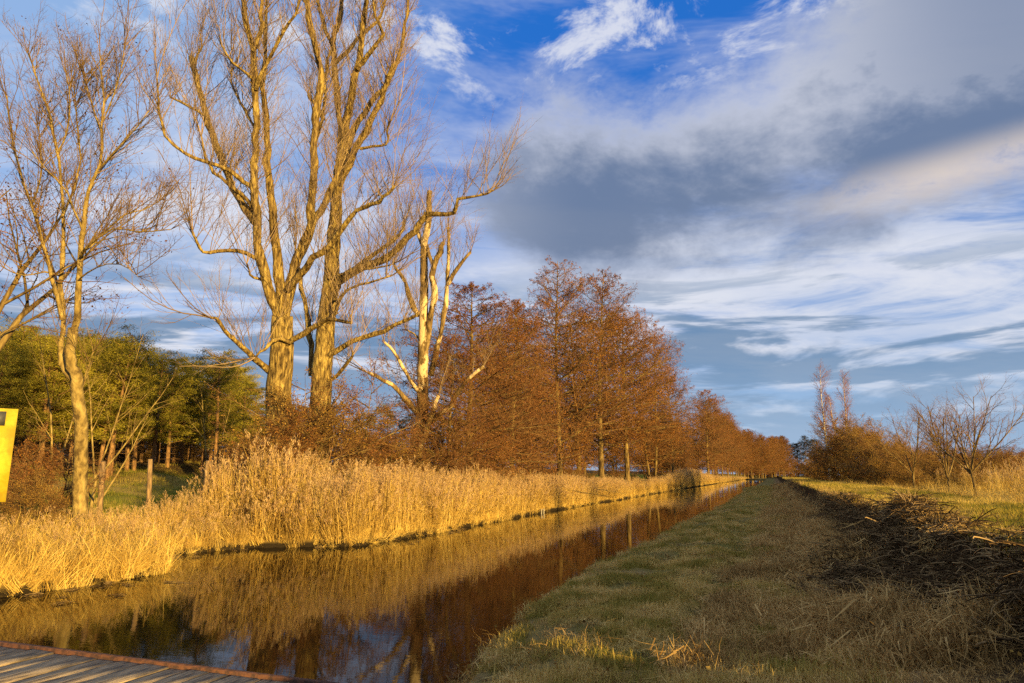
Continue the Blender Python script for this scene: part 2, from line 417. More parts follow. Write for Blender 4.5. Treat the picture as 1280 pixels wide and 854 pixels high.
def ground_material():
    m, T, out = mat_new('ground_soil_and_grass')
    pos = T.n.new('ShaderNodeNewGeometry').outputs['Position']
    sp = T.n.new('ShaderNodeSeparateXYZ'); T.l.new(pos, sp.inputs[0])
    x, y, z = sp.outputs
    big = T.noise(pos, 0.45, 5, 0.6); mid = T.noise(pos, 2.4, 5, 0.65); fine = T.noise(pos, 22, 6, 0.7)
    xw = T.math('ADD', x, T.math('MULTIPLY', T.math('SUBTRACT', mid, 0.5), 1.4))
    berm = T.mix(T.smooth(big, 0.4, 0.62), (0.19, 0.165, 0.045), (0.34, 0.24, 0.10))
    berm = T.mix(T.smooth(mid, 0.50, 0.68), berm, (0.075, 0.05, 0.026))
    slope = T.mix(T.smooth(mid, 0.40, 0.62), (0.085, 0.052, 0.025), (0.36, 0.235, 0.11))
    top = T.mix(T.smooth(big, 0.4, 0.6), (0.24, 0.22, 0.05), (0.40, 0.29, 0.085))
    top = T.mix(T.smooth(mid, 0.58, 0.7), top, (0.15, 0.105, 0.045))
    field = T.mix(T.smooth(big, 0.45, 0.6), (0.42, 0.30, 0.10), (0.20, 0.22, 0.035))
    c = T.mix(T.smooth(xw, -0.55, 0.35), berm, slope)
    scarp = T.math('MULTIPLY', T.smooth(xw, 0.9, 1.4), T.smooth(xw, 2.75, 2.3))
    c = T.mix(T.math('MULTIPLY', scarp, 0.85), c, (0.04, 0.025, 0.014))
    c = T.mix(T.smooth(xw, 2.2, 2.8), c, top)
    c = T.mix(T.smooth(xw, 7.5, 10), c, field)
    left = T.mix(T.smooth(mid, 0.4, 0.6), (0.20, 0.13, 0.04), (0.36, 0.24, 0.07))
    mead = T.mix(T.smooth(T.noise(pos, 0.12, 4), 0.5, 0.62), (0.17, 0.18, 0.025), (0.36, 0.26, 0.075))
    left = T.mix(T.smooth(xw, -22, -25), left, mead)
    left = T.mix(T.smooth(xw, -37, -42), left, (0.14, 0.09, 0.04))
    c = T.mix(T.smooth(x, -7.4, -7.6), c, left)
    c = T.mix(T.smooth(z, -0.24, -0.36), c, (0.030, 0.022, 0.013))
    c = T.mix(T.smooth(fine, 0.3, 0.7, 0.0, 0.55), c, T.mix(0.5, c, (0.03, 0.02, 0.012)))
    b = T.n.new('ShaderNodeBsdfDiffuse'); T.l.new(c, b.inputs[0])
    bp = T.n.new('ShaderNodeBump'); bp.inputs['Strength'].default_value = 0.8; bp.inputs['Distance'].default_value = 0.05
    T.l.new(T.math('ADD', fine, mid), bp.inputs['Height']); T.l.new(bp.outputs[0], b.inputs['Normal'])
    T.l.new(b.outputs[0], out.inputs[0])
    return m
M['ground'] = ground_material()
def water_material():
    m, T, out = mat_new('canal_water')
    pos = T.n.new('ShaderNodeNewGeometry').outputs['Position']
    b = T.n.new('ShaderNodeBsdfPrincipled')
    b.inputs['Base Color'].default_value = (0.008, 0.005, 0.0025, 1); b.inputs['Roughness'].default_value = 0.02
    b.inputs['IOR'].default_value = 1.18
    n = T.noise(T.mapping(pos, scale=(1.0, 2.6, 1), rot=(0, 0, 0.5)), 2.2, 4, 0.6, 0.3)
    n2 = T.noise(T.mapping(pos, scale=(1.0, 2.0, 1), rot=(0, 0, 0.3)), 9.0, 3, 0.6, 0.2)
    amp = T.smooth(T.noise(pos, 0.25, 3), 0.35, 0.65, 0.35, 1.0)
    h = T.math('MULTIPLY', T.math('ADD', n, T.math('MULTIPLY', n2, 0.22)), amp)
    bp = T.n.new('ShaderNodeBump'); bp.inputs['Strength'].default_value = 1.0; bp.inputs['Distance'].default_value = 0.0011
    T.l.new(h, bp.inputs['Height']); T.l.new(bp.outputs[0], b.inputs['Normal'])
    T.l.new(b.outputs[0], out.inputs[0])
    return m
M['water'] = water_material()
def simple(name, c0, c1, scale, rough=0.8, bump=0.3, metal=0.0, vscale=(1, 1, 1), cut=(0.4, 0.6), c2=None):
    m, T, out = mat_new(name)
    co = T.n.new('ShaderNodeTexCoord').outputs['Object']
    n = T.noise(T.mapping(co, scale=vscale), scale, 7, 0.65, 0.3)
    c = T.mix(T.smooth(n, cut[0], cut[1]), c0, c1)
    if c2: c = T.mix(T.smooth(T.noise(co, scale * 0.35, 5, 0.6), 0.55, 0.65), c, c2)
    rv = T.n.new('ShaderNodeObjectInfo').outputs['Random']
    c = T.mix(T.math('MULTIPLY', rv, 0.35), c, T.mix(0.5, c, c1))
    b = T.n.new('ShaderNodeBsdfPrincipled'); T.l.new(c, b.inputs['Base Color'])
    b.inputs['Roughness'].default_value = rough; b.inputs['Metallic'].default_value = metal
    bp = T.n.new('ShaderNodeBump'); bp.inputs['Strength'].default_value = bump; bp.inputs['Distance'].default_value = 0.02
    T.l.new(n, bp.inputs['Height']); T.l.new(bp.outputs[0], b.inputs['Normal']); T.l.new(b.outputs[0], out.inputs[0])
    return m
M['plank'] = simple('weathered_plank', (0.06, 0.04, 0.022), (0.46, 0.33, 0.18), 3.0, 0.85, 0.8, vscale=(9, 0.9, 4), cut=(0.36, 0.62), c2=(0.055, 0.042, 0.028))
M['rust'] = simple('rusty_steel', (0.045, 0.02, 0.012), (0.13, 0.05, 0.022), 14, 0.75, 0.5, 0.2)
M['yellow'] = simple('yellow_paint', (0.46, 0.33, 0.012), (0.60, 0.46, 0.03), 3, 0.6, 0.2, c2=(0.36, 0.25, 0.015))
M['darkmetal'] = simple('dark_metal', (0.03, 0.03, 0.03), (0.06, 0.055, 0.05), 8, 0.6, 0.1)
M['postwood'] = simple('post_wood', (0.10, 0.06, 0.03), (0.32, 0.20, 0.09), 4, 0.85, 0.5, vscale=(6, 6, 0.8))
M['concrete'] = simple('pale_concrete', (0.25, 0.21, 0.16), (0.40, 0.35, 0.28), 9, 0.9, 0.3)

# ------------------------------------------------------------------ ground and water
def build_ground():
    xs = np.concatenate([np.linspace(-900, -120, 14), np.linspace(-110, -32, 40), np.arange(-31, -16, 0.5), np.arange(-16, -10.9, 0.16), np.arange(-10.8, -4.4, 0.8),
                         np.arange(-4.4, 6.4, 0.09), np.arange(6.4, 14, 0.4), np.linspace(14.5, 60, 40), np.linspace(75, 900, 14)])
    ys = [-60.0, -40, -25, -15, -8, -4]
    y = -2.0
    while y < 470:
        ys.append(y); y += max(0.10, min(8.0, 0.10 + (y - 6) * 0.011 if y > 6 else 0.12))
    ys += list(np.linspace(500, 2500, 12))
    ys = np.array(ys)
    X, Y = np.meshgrid(xs, ys, indexing='ij')
    Z = height(X, Y)
    V = np.stack([X, Y, Z], -1)
    nx, ny = X.shape
    idx = np.arange(nx * ny).reshape(nx, ny)
    Q = np.stack([idx[:-1, :-1], idx[1:, :-1], idx[1:, 1:], idx[:-1, 1:]], -1).reshape(-1, 4)
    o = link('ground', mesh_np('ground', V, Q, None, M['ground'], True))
    tag(o, 'grassy canal bank, dike and meadow ground', 'ground', kind='structure')
    ys = np.concatenate([np.linspace(-40, 60, 60), np.linspace(65, 480, 60)])
    le = np.interp(ys, LY, LX) - 0.9; re = np.interp(ys, RY, RX) + 0.4
    V = np.concatenate([np.stack([le, ys, 0 * ys + WATER_Z], 1), np.stack([re, ys, 0 * ys + WATER_Z], 1)])
    n = len(ys)
    Q = np.array([[i, n + i, n + i + 1, i + 1] for i in range(n - 1)])
    o = link('canal_water', mesh_np('canal_water', V, Q, None, M['water'], True))
    tag(o, 'still dark canal water reflecting golden reeds and trees', 'water', kind='structure')
build_ground()

# ------------------------------------------------------------------ scatter (stuff only): geometry nodes instancing
HID = {}
def proto_collection(name, meshes):
    c = bpy.data.collections.new(name)
    for i, me in enumerate(meshes):
        c.objects.link(bpy.data.objects.new(f'{name}_{i:02d}', me))
    HID[name] = c
    return c
def scatter(name, label, cat, pts, coll, rng, smin=0.8, smax=1.2, tilt=0.12, scl=None):
    pts = np.asarray(pts, np.float32); n = len(pts)
    me = bpy.data.meshes.new(name); me.vertices.add(n); me.vertices.foreach_set('co', pts.ravel())
    rot = np.stack([rng.normal(0, tilt, n), rng.normal(0, tilt, n), rng.random(n) * 2 * pi], 1).astype(np.float32)
    s = rng.uniform(smin, smax, n) if scl is None else np.asarray(scl)
    sv = np.stack([s, s, s * rng.uniform(0.9, 1.1, n)], 1).astype(np.float32)
    for nm, ar in (('rot', rot), ('scl', sv)):
        a = me.attributes.new(nm, 'FLOAT_VECTOR', 'POINT'); a.data.foreach_set('vector', ar.ravel())
    a = me.attributes.new('idx', 'INT', 'POINT'); a.data.foreach_set('value', rng.integers(0, 1000, n).astype(np.int32))
    me.update()
    o = link(name, me)
    g = bpy.data.node_groups.new(name + '_scatter', 'GeometryNodeTree')
    g.interface.new_socket('Geometry', in_out='INPUT', socket_type='NodeSocketGeometry')
    g.interface.new_socket('Geometry', in_out='OUTPUT', socket_type='NodeSocketGeometry')
    gi, go = g.nodes.new('NodeGroupInput'), g.nodes.new('NodeGroupOutput')
    ci = g.nodes.new('GeometryNodeCollectionInfo'); ci.inputs[0].default_value = coll
    ci.inputs['Separate Children'].default_value = True; ci.inputs['Reset Children'].default_value = True
    ip = g.nodes.new('GeometryNodeInstanceOnPoints'); ip.inputs['Pick Instance'].default_value = True
    def na(nm, typ):
        x = g.nodes.new('GeometryNodeInputNamedAttribute'); x.data_type = typ; x.inputs['Name'].default_value = nm
        return x.outputs[0]
    er = g.nodes.new('FunctionNodeEulerToRotation')
    L = g.links.new
    L(gi.outputs[0], ip.inputs['Points']); L(ci.outputs[0], ip.inputs['Instance'])
    L(na('rot', 'FLOAT_VECTOR'), er.inputs[0]); L(er.outputs[0], ip.inputs['Rotation'])
    L(na('scl', 'FLOAT_VECTOR'), ip.inputs['Scale']); L(na('idx', 'INT'), ip.inputs['Instance Index'])
    L(ip.outputs[0], go.inputs[0])
    md = o.modifiers.new('scatter', 'NODES'); md.node_group = g
    tag(o, label, cat, kind='stuff')
    return o
def blades(g, rng, n, rad, h0, h1, w, lean=0.35, curl=0.6, seg=3, tint0=0.0, tint1=1.0, flat=False):
    """n curved tapering blades rooted in a disc of radius rad"""
    a = rng.random(n) * 2 * pi; r = rad * np.sqrt(rng.random(n))
    base = np.stack([r * np.cos(a), r * np.sin(a), np.full(n, -0.02)], 1)
    H = rng.uniform(h0, h1, n)
    b = rng.random(n) * 2 * pi
    hd = np.stack([np.cos(b), np.sin(b), 0 * b], 1)
    ln = np.abs(rng.normal(0, lean, n)) + (1.2 if flat else 0)
    sd = np.stack([-np.sin(b), np.cos(b), 0 * b], 1)
    tw = rng.random(n) * pi
    sd = sd * np.cos(tw)[:, None] * 0.7 + hd * np.sin(tw)[:, None] * 0.4 + sd * 0.3
    wv = w * rng.uniform(0.6, 1.4, n)
    rows = []
    p = base.copy(); ang = ln * 0.4
    for i in range(seg + 1):
        ww = wv * (1 - (i / seg) ** 1.5) * 0.5 + 0.0006
        rows += [p - sd * ww[:, None], p + sd * ww[:, None]]
        d = hd * np.sin(ang)[:, None] + np.array([0, 0, 1.0]) * np.cos(ang)[:, None]
        p = p + d * (H / seg)[:, None]
        ang = np.minimum(ang + ln * 0.6 + curl * rng.uniform(0, 0.7, n), 2.0)
    V = np.stack(rows, 1)
    V[..., 2] = np.maximum(V[..., 2], -0.02)
    k = 2 * (seg + 1)
    o = (np.arange(n) * k)[:, None, None]
    Q = (o + np.array([[2 * i, 2 * i + 1, 2 * i + 3, 2 * i + 2] for i in range(seg)])[None]).reshape(-1, 4)
    g.add(V, Q, None, np.repeat(rng.uniform(tint0, tint1, n), k))
def reed_clump(seed, n, rad, h0, h1, plume=0.6):
    rng = np.random.default_rng(seed); g = Geo(); gp = Geo()
    st = []
    cards = []; leaves = []
    for i in range(n):
        a = rng.random() * 2 * pi; r = rad * sqrt(rng.random())
        b = rng.random() * 2 * pi; ln = abs(rng.normal(0, 0.10)) + 0.02
        if rng.random() < 0.10: ln += rng.uniform(0.2, 0.6)
        H = rng.uniform(h0, h1) * (0.7 if rng.random() < 0.15 else 1)
        p = np.array([r * cos(a), r * sin(a), -0.05]); P = [p]; R = [0.008]
        for k in range(4):
            t = (k + 1) / 4
            d = np.array([cos(b) * sin(ln * t * 1.6), sin(b) * sin(ln * t * 1.6), cos(ln * t * 1.6)])
            p = p + d * H / 4; P.append(p); R.append(0.008 * (1 - 0.6 * t))
        st.append((P, R))
        for q in range(rng.integers(2, 5)):
            t = rng.uniform(0.15, 0.85) * 4; k = int(t); pp = P[k] + (P[k + 1] - P[k]) * (t - k)
            leaves.append(pp)
        if rng.random() < plume:
            tip = P[-1]; dr = np.array([cos(b), sin(b), 0])
            for q in range(30):
                s = rng.random()
                cards.append(tip + np.array([0, 0, 0.30 * (s - 0.35)]) + dr * 0.16 * max(0, s - 0.3) ** 1.5 * 2 + rng.normal(0, 0.012 + 0.035 * s * (1 - s) * 2, 3) * [1, 1, 1.3])
    g.tubes(st, 3, rng)
    # blade leaves
    n2 = len(leaves); L = np.array(leaves)
    b = rng.random(n2) * 2 * pi; hd = np.stack([np.cos(b), np.sin(b), 0 * b], 1); sd = np.stack([-np.sin(b), np.cos(b), 0 * b], 1)
    ln = rng.uniform(0.18, 0.45, n2); w = rng.uniform(0.007, 0.015, n2)[:, None]
    up = rng.uniform(0.1, 1.2, n2)[:, None]
    p1 = L + (hd * 0.5 + np.array([0, 0, 1]) * up * 0.5) * ln[:, None]; p2 = p1 + (hd * 0.55 + np.array([0, 0, 1]) * (up * 0.4 - 0.45)) * ln[:, None]
    V = np.stack([L - sd * w, L + sd * w, p1 - sd * w * 0.8, p1 + sd * w * 0.8, p2 - sd * 0.001, p2 + sd * 0.001], 1)
    Q = ((np.arange(n2) * 6)[:, None, None] + np.array([[0, 1, 3, 2], [2, 3, 5, 4]])[None]).reshape(-1, 4)
    g.add(V, Q, None, np.repeat(rng.random(n2), 6))
    nq = sum(len(q) for q in g.Q)
    if cards: g.cards(np.array(cards), rng.uniform(0.012, 0.026, len(cards)), rng, 4.0, up=(0, 0, 1.5))
    me = g.mesh('reed_clump', M['reed'], False)
    me.materials.append(M['plume'])
    mi = np.zeros(len(me.polygons), np.int32); mi[nq:] = 1
    me.polygons.foreach_set('material_index', mi)
    return me
def clump(name, seed, mat, specs):
    rng = np.random.default_rng(seed); g = Geo()
    for s in specs: blades(g, rng, **s)
    return g.mesh(name, mat)

REED = proto_collection('reed_tall', [reed_clump(100 + i, 12, 0.32, 1.7, 2.65, 0.5) for i in range(7)])
REEDS = proto_collection('reed_short', [reed_clump(150 + i, 16, 0.30, 0.9, 1.7, 0.25) for i in range(6)])
SEDGE = proto_collection('sedge', [clump('sedge', 200 + i, M['gold'], [dict(n=40, rad=0.16, h0=0.3, h1=1.0, w=0.011, lean=0.6, curl=0.55, seg=4)]) for i in range(5)])
BERM = proto_collection('berm_blade', [clump('berm_blade', 230 + i, M['bermgrass'], [
    dict(n=24, rad=0.13, h0=0.04, h1=0.12, w=0.010, lean=0.6, curl=0.5, seg=2, tint0=0.0, tint1=0.75),
    dict(n=12, rad=0.16, h0=0.06, h1=0.2, w=0.008, lean=0.8, curl=0.8, seg=3, tint0=0.5, tint1=1.0, flat=True)]) for i in range(7)])
STRAW = proto_collection('straw_blade', [clump('straw_blade', 260 + i, M['strawgrass'], [
    dict(n=20, rad=0.17, h0=0.10, h1=0.36, w=0.010, lean=0.7, curl=0.7, seg=3, flat=True),
    dict(n=12, rad=0.12, h0=0.05, h1=0.22, w=0.009, lean=0.6, curl=0.6, seg=3)]) for i in range(7)])
DIKE = proto_collection('dike_blade', [clump('dike_blade', 290 + i, M['dikegrass'], [dict(n=34, rad=0.2, h0=0.04, h1=0.15, w=0.010, lean=0.6, curl=0.6, seg=2)]) for i in range(5)])
MEAD = proto_collection('meadow_blade', [clump('meadow_blade', 310 + i, M['meadow'], [dict(n=40, rad=0.5, h0=0.08, h1=0.28, w=0.02, lean=0.5, curl=0.5, seg=2)]) for i in range(4)])
def debris_clump(seed):
    rng = np.random.default_rng(seed); g = Geo(); st = []
    for i in range(34):
        b = rng.random() * 2 * pi; p = np.array([rng.normal(0, 0.13), rng.normal(0, 0.13), rng.uniform(0.0, 0.05)]); P = [p]; R = []
        L = rng.uniform(0.07, 0.32); r = rng.uniform(0.0025, 0.008); el = rng.normal(0.03, 0.22); cv = rng.normal(0, 0.5)
        for k in range(4):
            P.append(P[-1] + np.array([cos(b) * cos(el), sin(b) * cos(el), sin(el)]) * L / 4); b += cv; el -= rng.uniform(0, 0.3)
        st.append((P, [r, r, r, r * 0.9, r * 0.6]))
    g.tubes(st, 4, rng)
    blades(g, rng, 16, 0.2, 0.1, 0.35, 0.009, 0.8, 0.8, 3, flat=True)
    return g.mesh('debris_clump', M['debris'])
DEBRIS = proto_collection('debris', [debris_clump(330 + i) for i in range(7)])

def rand_band(rng, y0, y1, n, xfun, power=1.0):
    """n points, denser to y0 when power > 1"""
    y = y0 + (y1 - y0) * rng.random(n) ** power
    x = xfun(y, rng.random(n))
    return np.stack([x, y, height(x, y)], 1)
def build_stuff():
    rng = np.random.default_rng(77)
    # tall reeds of the far bank
    P = []
    P.append(rand_band(rng, 17.6, 30, 1100, lambda y, u: left_edge(y) - 0.22 - 5.4 * u ** 1.1))
    P.append(rand_band(rng, 30, 62, 2000, lambda y, u: left_edge(y) - 0.22 - 4.8 * u ** 1.15))
    P.append(rand_band(rng, 62, 175, 2600, lambda y, u: left_edge(y) - 0.25 - 4.0 * u ** 1.5))
    P.append(rand_band(rng, 175, 420, 1500, lambda y, u: left_edge(y) + 0.1 - 3.0 * u))
    P.append(rand_band(rng, 13.0, 18, 220, lambda y, u: -16.4 - 2.0 * u))
    P.append(rand_band(rng, 6, 13.0, 90, lambda y, u: -14.6 - 4.5 * u))
    P = np.concatenate(P)
    dxy = P[:, :2]; fwd = dxy @ np.array([-sin(YAW), cos(YAW)]); side = dxy @ np.array([cos(YAW), sin(YAW)])
    pxs = 640 + F_PX * cos(PITCH) * side / fwd * 1.02
    tops = np.interp(pxs, [0, 150, 215, 255, 282, 335, 385, 450, 560, 640, 700, 760, 800, 855, 885, 920, 960], [648, 640, 620, 608, 562, 564, 582, 588, 591, 595, 597, 599, 604, 586, 594, 596, 597])
    zt = EYE + fwd * (594 - tops) / F_PX
    s = np.clip((zt - P[:, 2]) / 2.68, 0.2, 0.98) * rng.triangular(0.5, 0.92, 1.2, len(P)) * (1 + 0.35 * VN(P[:, 0] * 0.6, P[:, 1] * 0.5))
    keep = (s > 0.12) & (VN2(P[:, 0] * 0.55, P[:, 1] * 0.5) > -0.36)
    scatter('reeds', 'tall golden reed bed with feathery plumes along the far bank', 'reeds', P[keep], REED, rng, scl=s[keep], tilt=0.06)
    P = np.concatenate([rand_band(rng, 17.4, 60, 1700, lambda y, u: left_edge(y) - 0.1 - 1.5 * u), rand_band(rng, 60, 200, 1200, lambda y, u: left_edge(y) - 0.15 - 1.5 * u),
                        rand_band(rng, 5.0, 13, 260, lambda y, u: left_edge(y) - 0.4 - 4.5 * u), rand_band(rng, 12.5, 18, 340, lambda y, u: left_edge(y) - 0.05 - 2.5 * u)])
    scatter('broken_reeds', 'shorter bent and broken reed stems at the foot of the far bank', 'reeds', P, REEDS, rng, scl=rng.uniform(0.45, 0.95, len(P)) * np.where(P[:, 1] < 17, 0.5, 1.0), tilt=0.2)
    P = np.concatenate([rand_band(rng, 3, 13.4, 1500, lambda y, u: left_edge(y) + 0.02 - 4.8 * u ** 1.5), rand_band(rng, 12.5, 18, 420, lambda y, u: left_edge(y) - 0.1 - 4 * u),
                        rand_band(rng, 18, 60, 1300, lambda y, u: left_edge(y) - 0.12 - 3.6 * u), rand_band(rng, 60, 170, 1000, lambda y, u: left_edge(y) - 0.1 - 4 * u)])
    scatter('golden_sedge', 'low golden dry grass spilling over the left bank', 'grass', P, SEDGE, rng, 0.3, 1.1, 0.38)
    P = np.concatenate([rand_band(rng, 3, 30, 800, lambda y, u: left_edge(y) + 0.06 - 0.4 * u), rand_band(rng, 30, 110, 1300, lambda y, u: left_edge(y) + 0.06 - 0.4 * u)])
    P = P[fbm(P[:, 0] * 0, P[:, 1], 0.7, 3) + rng.normal(0, 0.15, len(P)) > -0.05]
    scatter('bank_fringe', 'straggling dry blades hanging from the far bank into the water', 'grass', P, SEDGE, rng, 0.2, 0.75, 0.7)
    # near bank (berm)
    P = np.concatenate([rand_band(rng, 4.8, 14, 8500, lambda y, u: right_edge(y) + 0.02 + (3.7 + 0.3 * np.sin(y)) * u), rand_band(rng, 13, 34, 8500, lambda y, u: right_edge(y) + 0.02 + 3.6 * u),
                        rand_band(rng, 34, 110, 6500, lambda y, u: right_edge(y) + 0.02 + 3.6 * u)])
    den = fbm(P[:, 0], P[:, 1], 1.3, 3)
    P = P[den + rng.normal(0, 0.12, len(P)) > -0.16]; den = fbm(P[:, 0], P[:, 1], 1.3, 3)
    sc = np.interp(P[:, 1], [5, 30, 110], [0.9, 1.2, 1.9]) * rng.uniform(0.6, 1.4, len(P)) * (1 + 0.8 * den)
    sc = sc * (1 - 0.45 * np.exp(-((P[:, 0] + 0.95 + 0.15 * np.sin(P[:, 1] * 0.3)) / 0.24) ** 2) - 0.4 * np.exp(-((P[:, 0] + 2.3 + 0.15 * np.sin(P[:, 1] * 0.3)) / 0.24) ** 2))
    scatter('berm_grass', 'short green and brown grass on the shaded towpath', 'grass', P, BERM, rng, tilt=0.1, scl=sc)
    P = np.concatenate([rand_band(rng, 4.5, 14, 6500, lambda y, u: -0.9 + 3.2 * u), rand_band(rng, 13, 36, 6000, lambda y, u: -0.5 + 2.8 * u), rand_band(rng, 36, 115, 4500, lambda y, u: -0.3 + 2.6 * u)])
    den = fbm(P[:, 0], P[:, 1], 1.1, 3)
    P = P[(den + rng.normal(0, 0.12, len(P)) > -0.14) & ((P[:, 0] < 1.25) | (rng.random(len(P)) < 0.12) | ((P[:, 1] < 7.4) & (P[:, 0] < 2.0)))]; den = fbm(P[:, 0], P[:, 1], 1.1, 3)
    sc = np.interp(P[:, 1], [5, 30, 110], [0.85, 1.1, 1.7]) * rng.uniform(0.5, 1.5, len(P)) * (1 + 0.9 * den)
    sc = sc * np.where((P[:, 1] < 9.5) & (P[:, 0] > 0.4) & (P[:, 1] > 6.3), 1.3, np.where(P[:, 1] <= 6.3, 0.5, 1.0))
    scatter('slope_straw', 'dead brown grass matted on the dike slope', 'grass', P, STRAW, rng, tilt=0.25, scl=sc)
    P = np.concatenate([rand_band(rng, 6, 20, 5000, lambda y, u: 2.1 + 7 * u), rand_band(rng, 20, 60, 6500, lambda y, u: 2.1 + 7 * u), rand_band(rng, 60, 190, 5000, lambda y, u: 2.1 + 9 * u)])
    sc = np.interp(P[:, 1], [5, 30, 190], [0.85, 1.2, 2.0]) * rng.uniform(0.7, 1.3, len(P))
    scatter('dike_grass', 'sunlit yellow green grass on top of the dike', 'grass', P, DIKE, rng, tilt=0.12, scl=sc)
    P = np.concatenate([rand_band(rng, 4.8, 16, 420, lambda y, u: right_edge(y) + 0.05 + 3.4 * u), rand_band(rng, 16, 60, 520, lambda y, u: right_edge(y) + 0.05 + 3.3 * u)])
    P = P[fbm(P[:, 0] + 40, P[:, 1], 0.8, 2) > 0.0]
    scatter('berm_straw', 'wisps of pale straw lying in the towpath grass', 'grass', P, STRAW, rng, 0.5, 1.1, 0.3)
    lm = []
    for q in range(5):
        g = Geo(); C = rng.normal(0, 0.16, (7, 3)) * [1, 1, 0]; C[:, 2] = rng.uniform(0.015, 0.05, 7)
        g.cards(C, rng.uniform(0.018, 0.04, 7), rng, 1.4, up=(0.6, 0.6, 0)); lm.append(g.mesh('fallen_leaf', M['shrub_leaf']))
    LIT = proto_collection('leaf_litter', lm)
    P = np.concatenate([rand_band(rng, 4.8, 18, 380, lambda y, u: right_edge(y) + 0.1 + 4.5 * u), rand_band(rng, 18, 50, 300, lambda y, u: right_edge(y) + 0.1 + 4.5 * u)])
    scatter('leaf_litter', 'scattered brown fallen leaves on the towpath', 'leaves', P, LIT, rng, 0.7, 1.2, 0.1)
    y = rng.uniform(6, 26, 46); x = np.where(rng.random(46) < 0.7, left_edge(y) + rng.exponential(0.5, 46) + 0.15, right_edge(y) - rng.exponential(0.4, 46) - 0.15)
    scatter('floating_straw', 'broken reed bits floating on the canal', 'debris', np.stack([x, y, np.full(46, WATER_Z + 0.004)], 1), DEBRIS, rng, 0.25, 0.6, 0.03)
    # bank lip tufts
    P = np.concatenate([rand_band(rng, 5.0, 40, 420, lambda y, u: right_edge(y) + 0.16 * u), rand_band(rng, 40, 115, 260, lambda y, u: right_edge(y) + 0.2 * u)])
    scatter('bank_edge_straw', 'ragged straw tufts hanging over the near water edge', 'grass', P, STRAW, rng, 0.5, 1.15, 0.45)
    # debris on the crest
    hp = []
    for hx, hy, sx, sy, n in ((1.45, 12.6, 0.6, 1.3, 560), (1.8, 9.6, 0.4, 1.1, 190), (2.0, 7.7, 0.35, 1.0, 200), (1.95, 6.0, 0.3, 0.8, 90), (1.9, 17, 0.3, 2.0, 130), (1.9, 24, 0.2, 4.0, 110)):
        x = rng.normal(hx, sx, n); y = rng.normal(hy, sy, n); hp.append(np.stack([x, y, height(x, y) + 0.01], 1))
    hp = np.concatenate(hp); hp = hp[hp[:, 1] > 6.5]
    scatter('dug_out_reed_heap', 'dark heap of dug out reed roots and stems along the dike crest', 'debris', hp, DEBRIS, rng, 0.6, 1.15, 0.25)
    # right side tall grass and reeds behind the dike
    P = np.concatenate([rand_band(rng, 12, 40, 1500, lambda y, u: 6.4 + 7 * u), rand_band(rng, 40, 130, 2200, lambda y, u: 7.0 + 12 * u)])
    scatter('straw_meadow', 'pale dry grass behind the dike on the right', 'grass', P, SEDGE, rng, 0.55, 1.1, 0.15)
    P = np.concatenate([rand_band(rng, 21, 40, 230, lambda y, u: 9.5 + 7 * u), rand_band(rng, 40, 120, 330, lambda y, u: 12 + 8 * u)])
    scatter('ditch_reeds', 'plumed reeds in the ditch behind the dike on the right', 'reeds', P, REED, rng, 0.6, 0.85, 0.08)
    # left meadow
    x = rng.uniform(-44, -17, 7000); y = rng.uniform(4, 80, 7000)
    P = np.stack([x, y, height(x, y)], 1)
    scatter('meadow_grass', 'green and straw coloured meadow strip before the pine wood', 'grass', P, MEAD, rng, 0.6, 1.3, 0.1)
build_stuff()

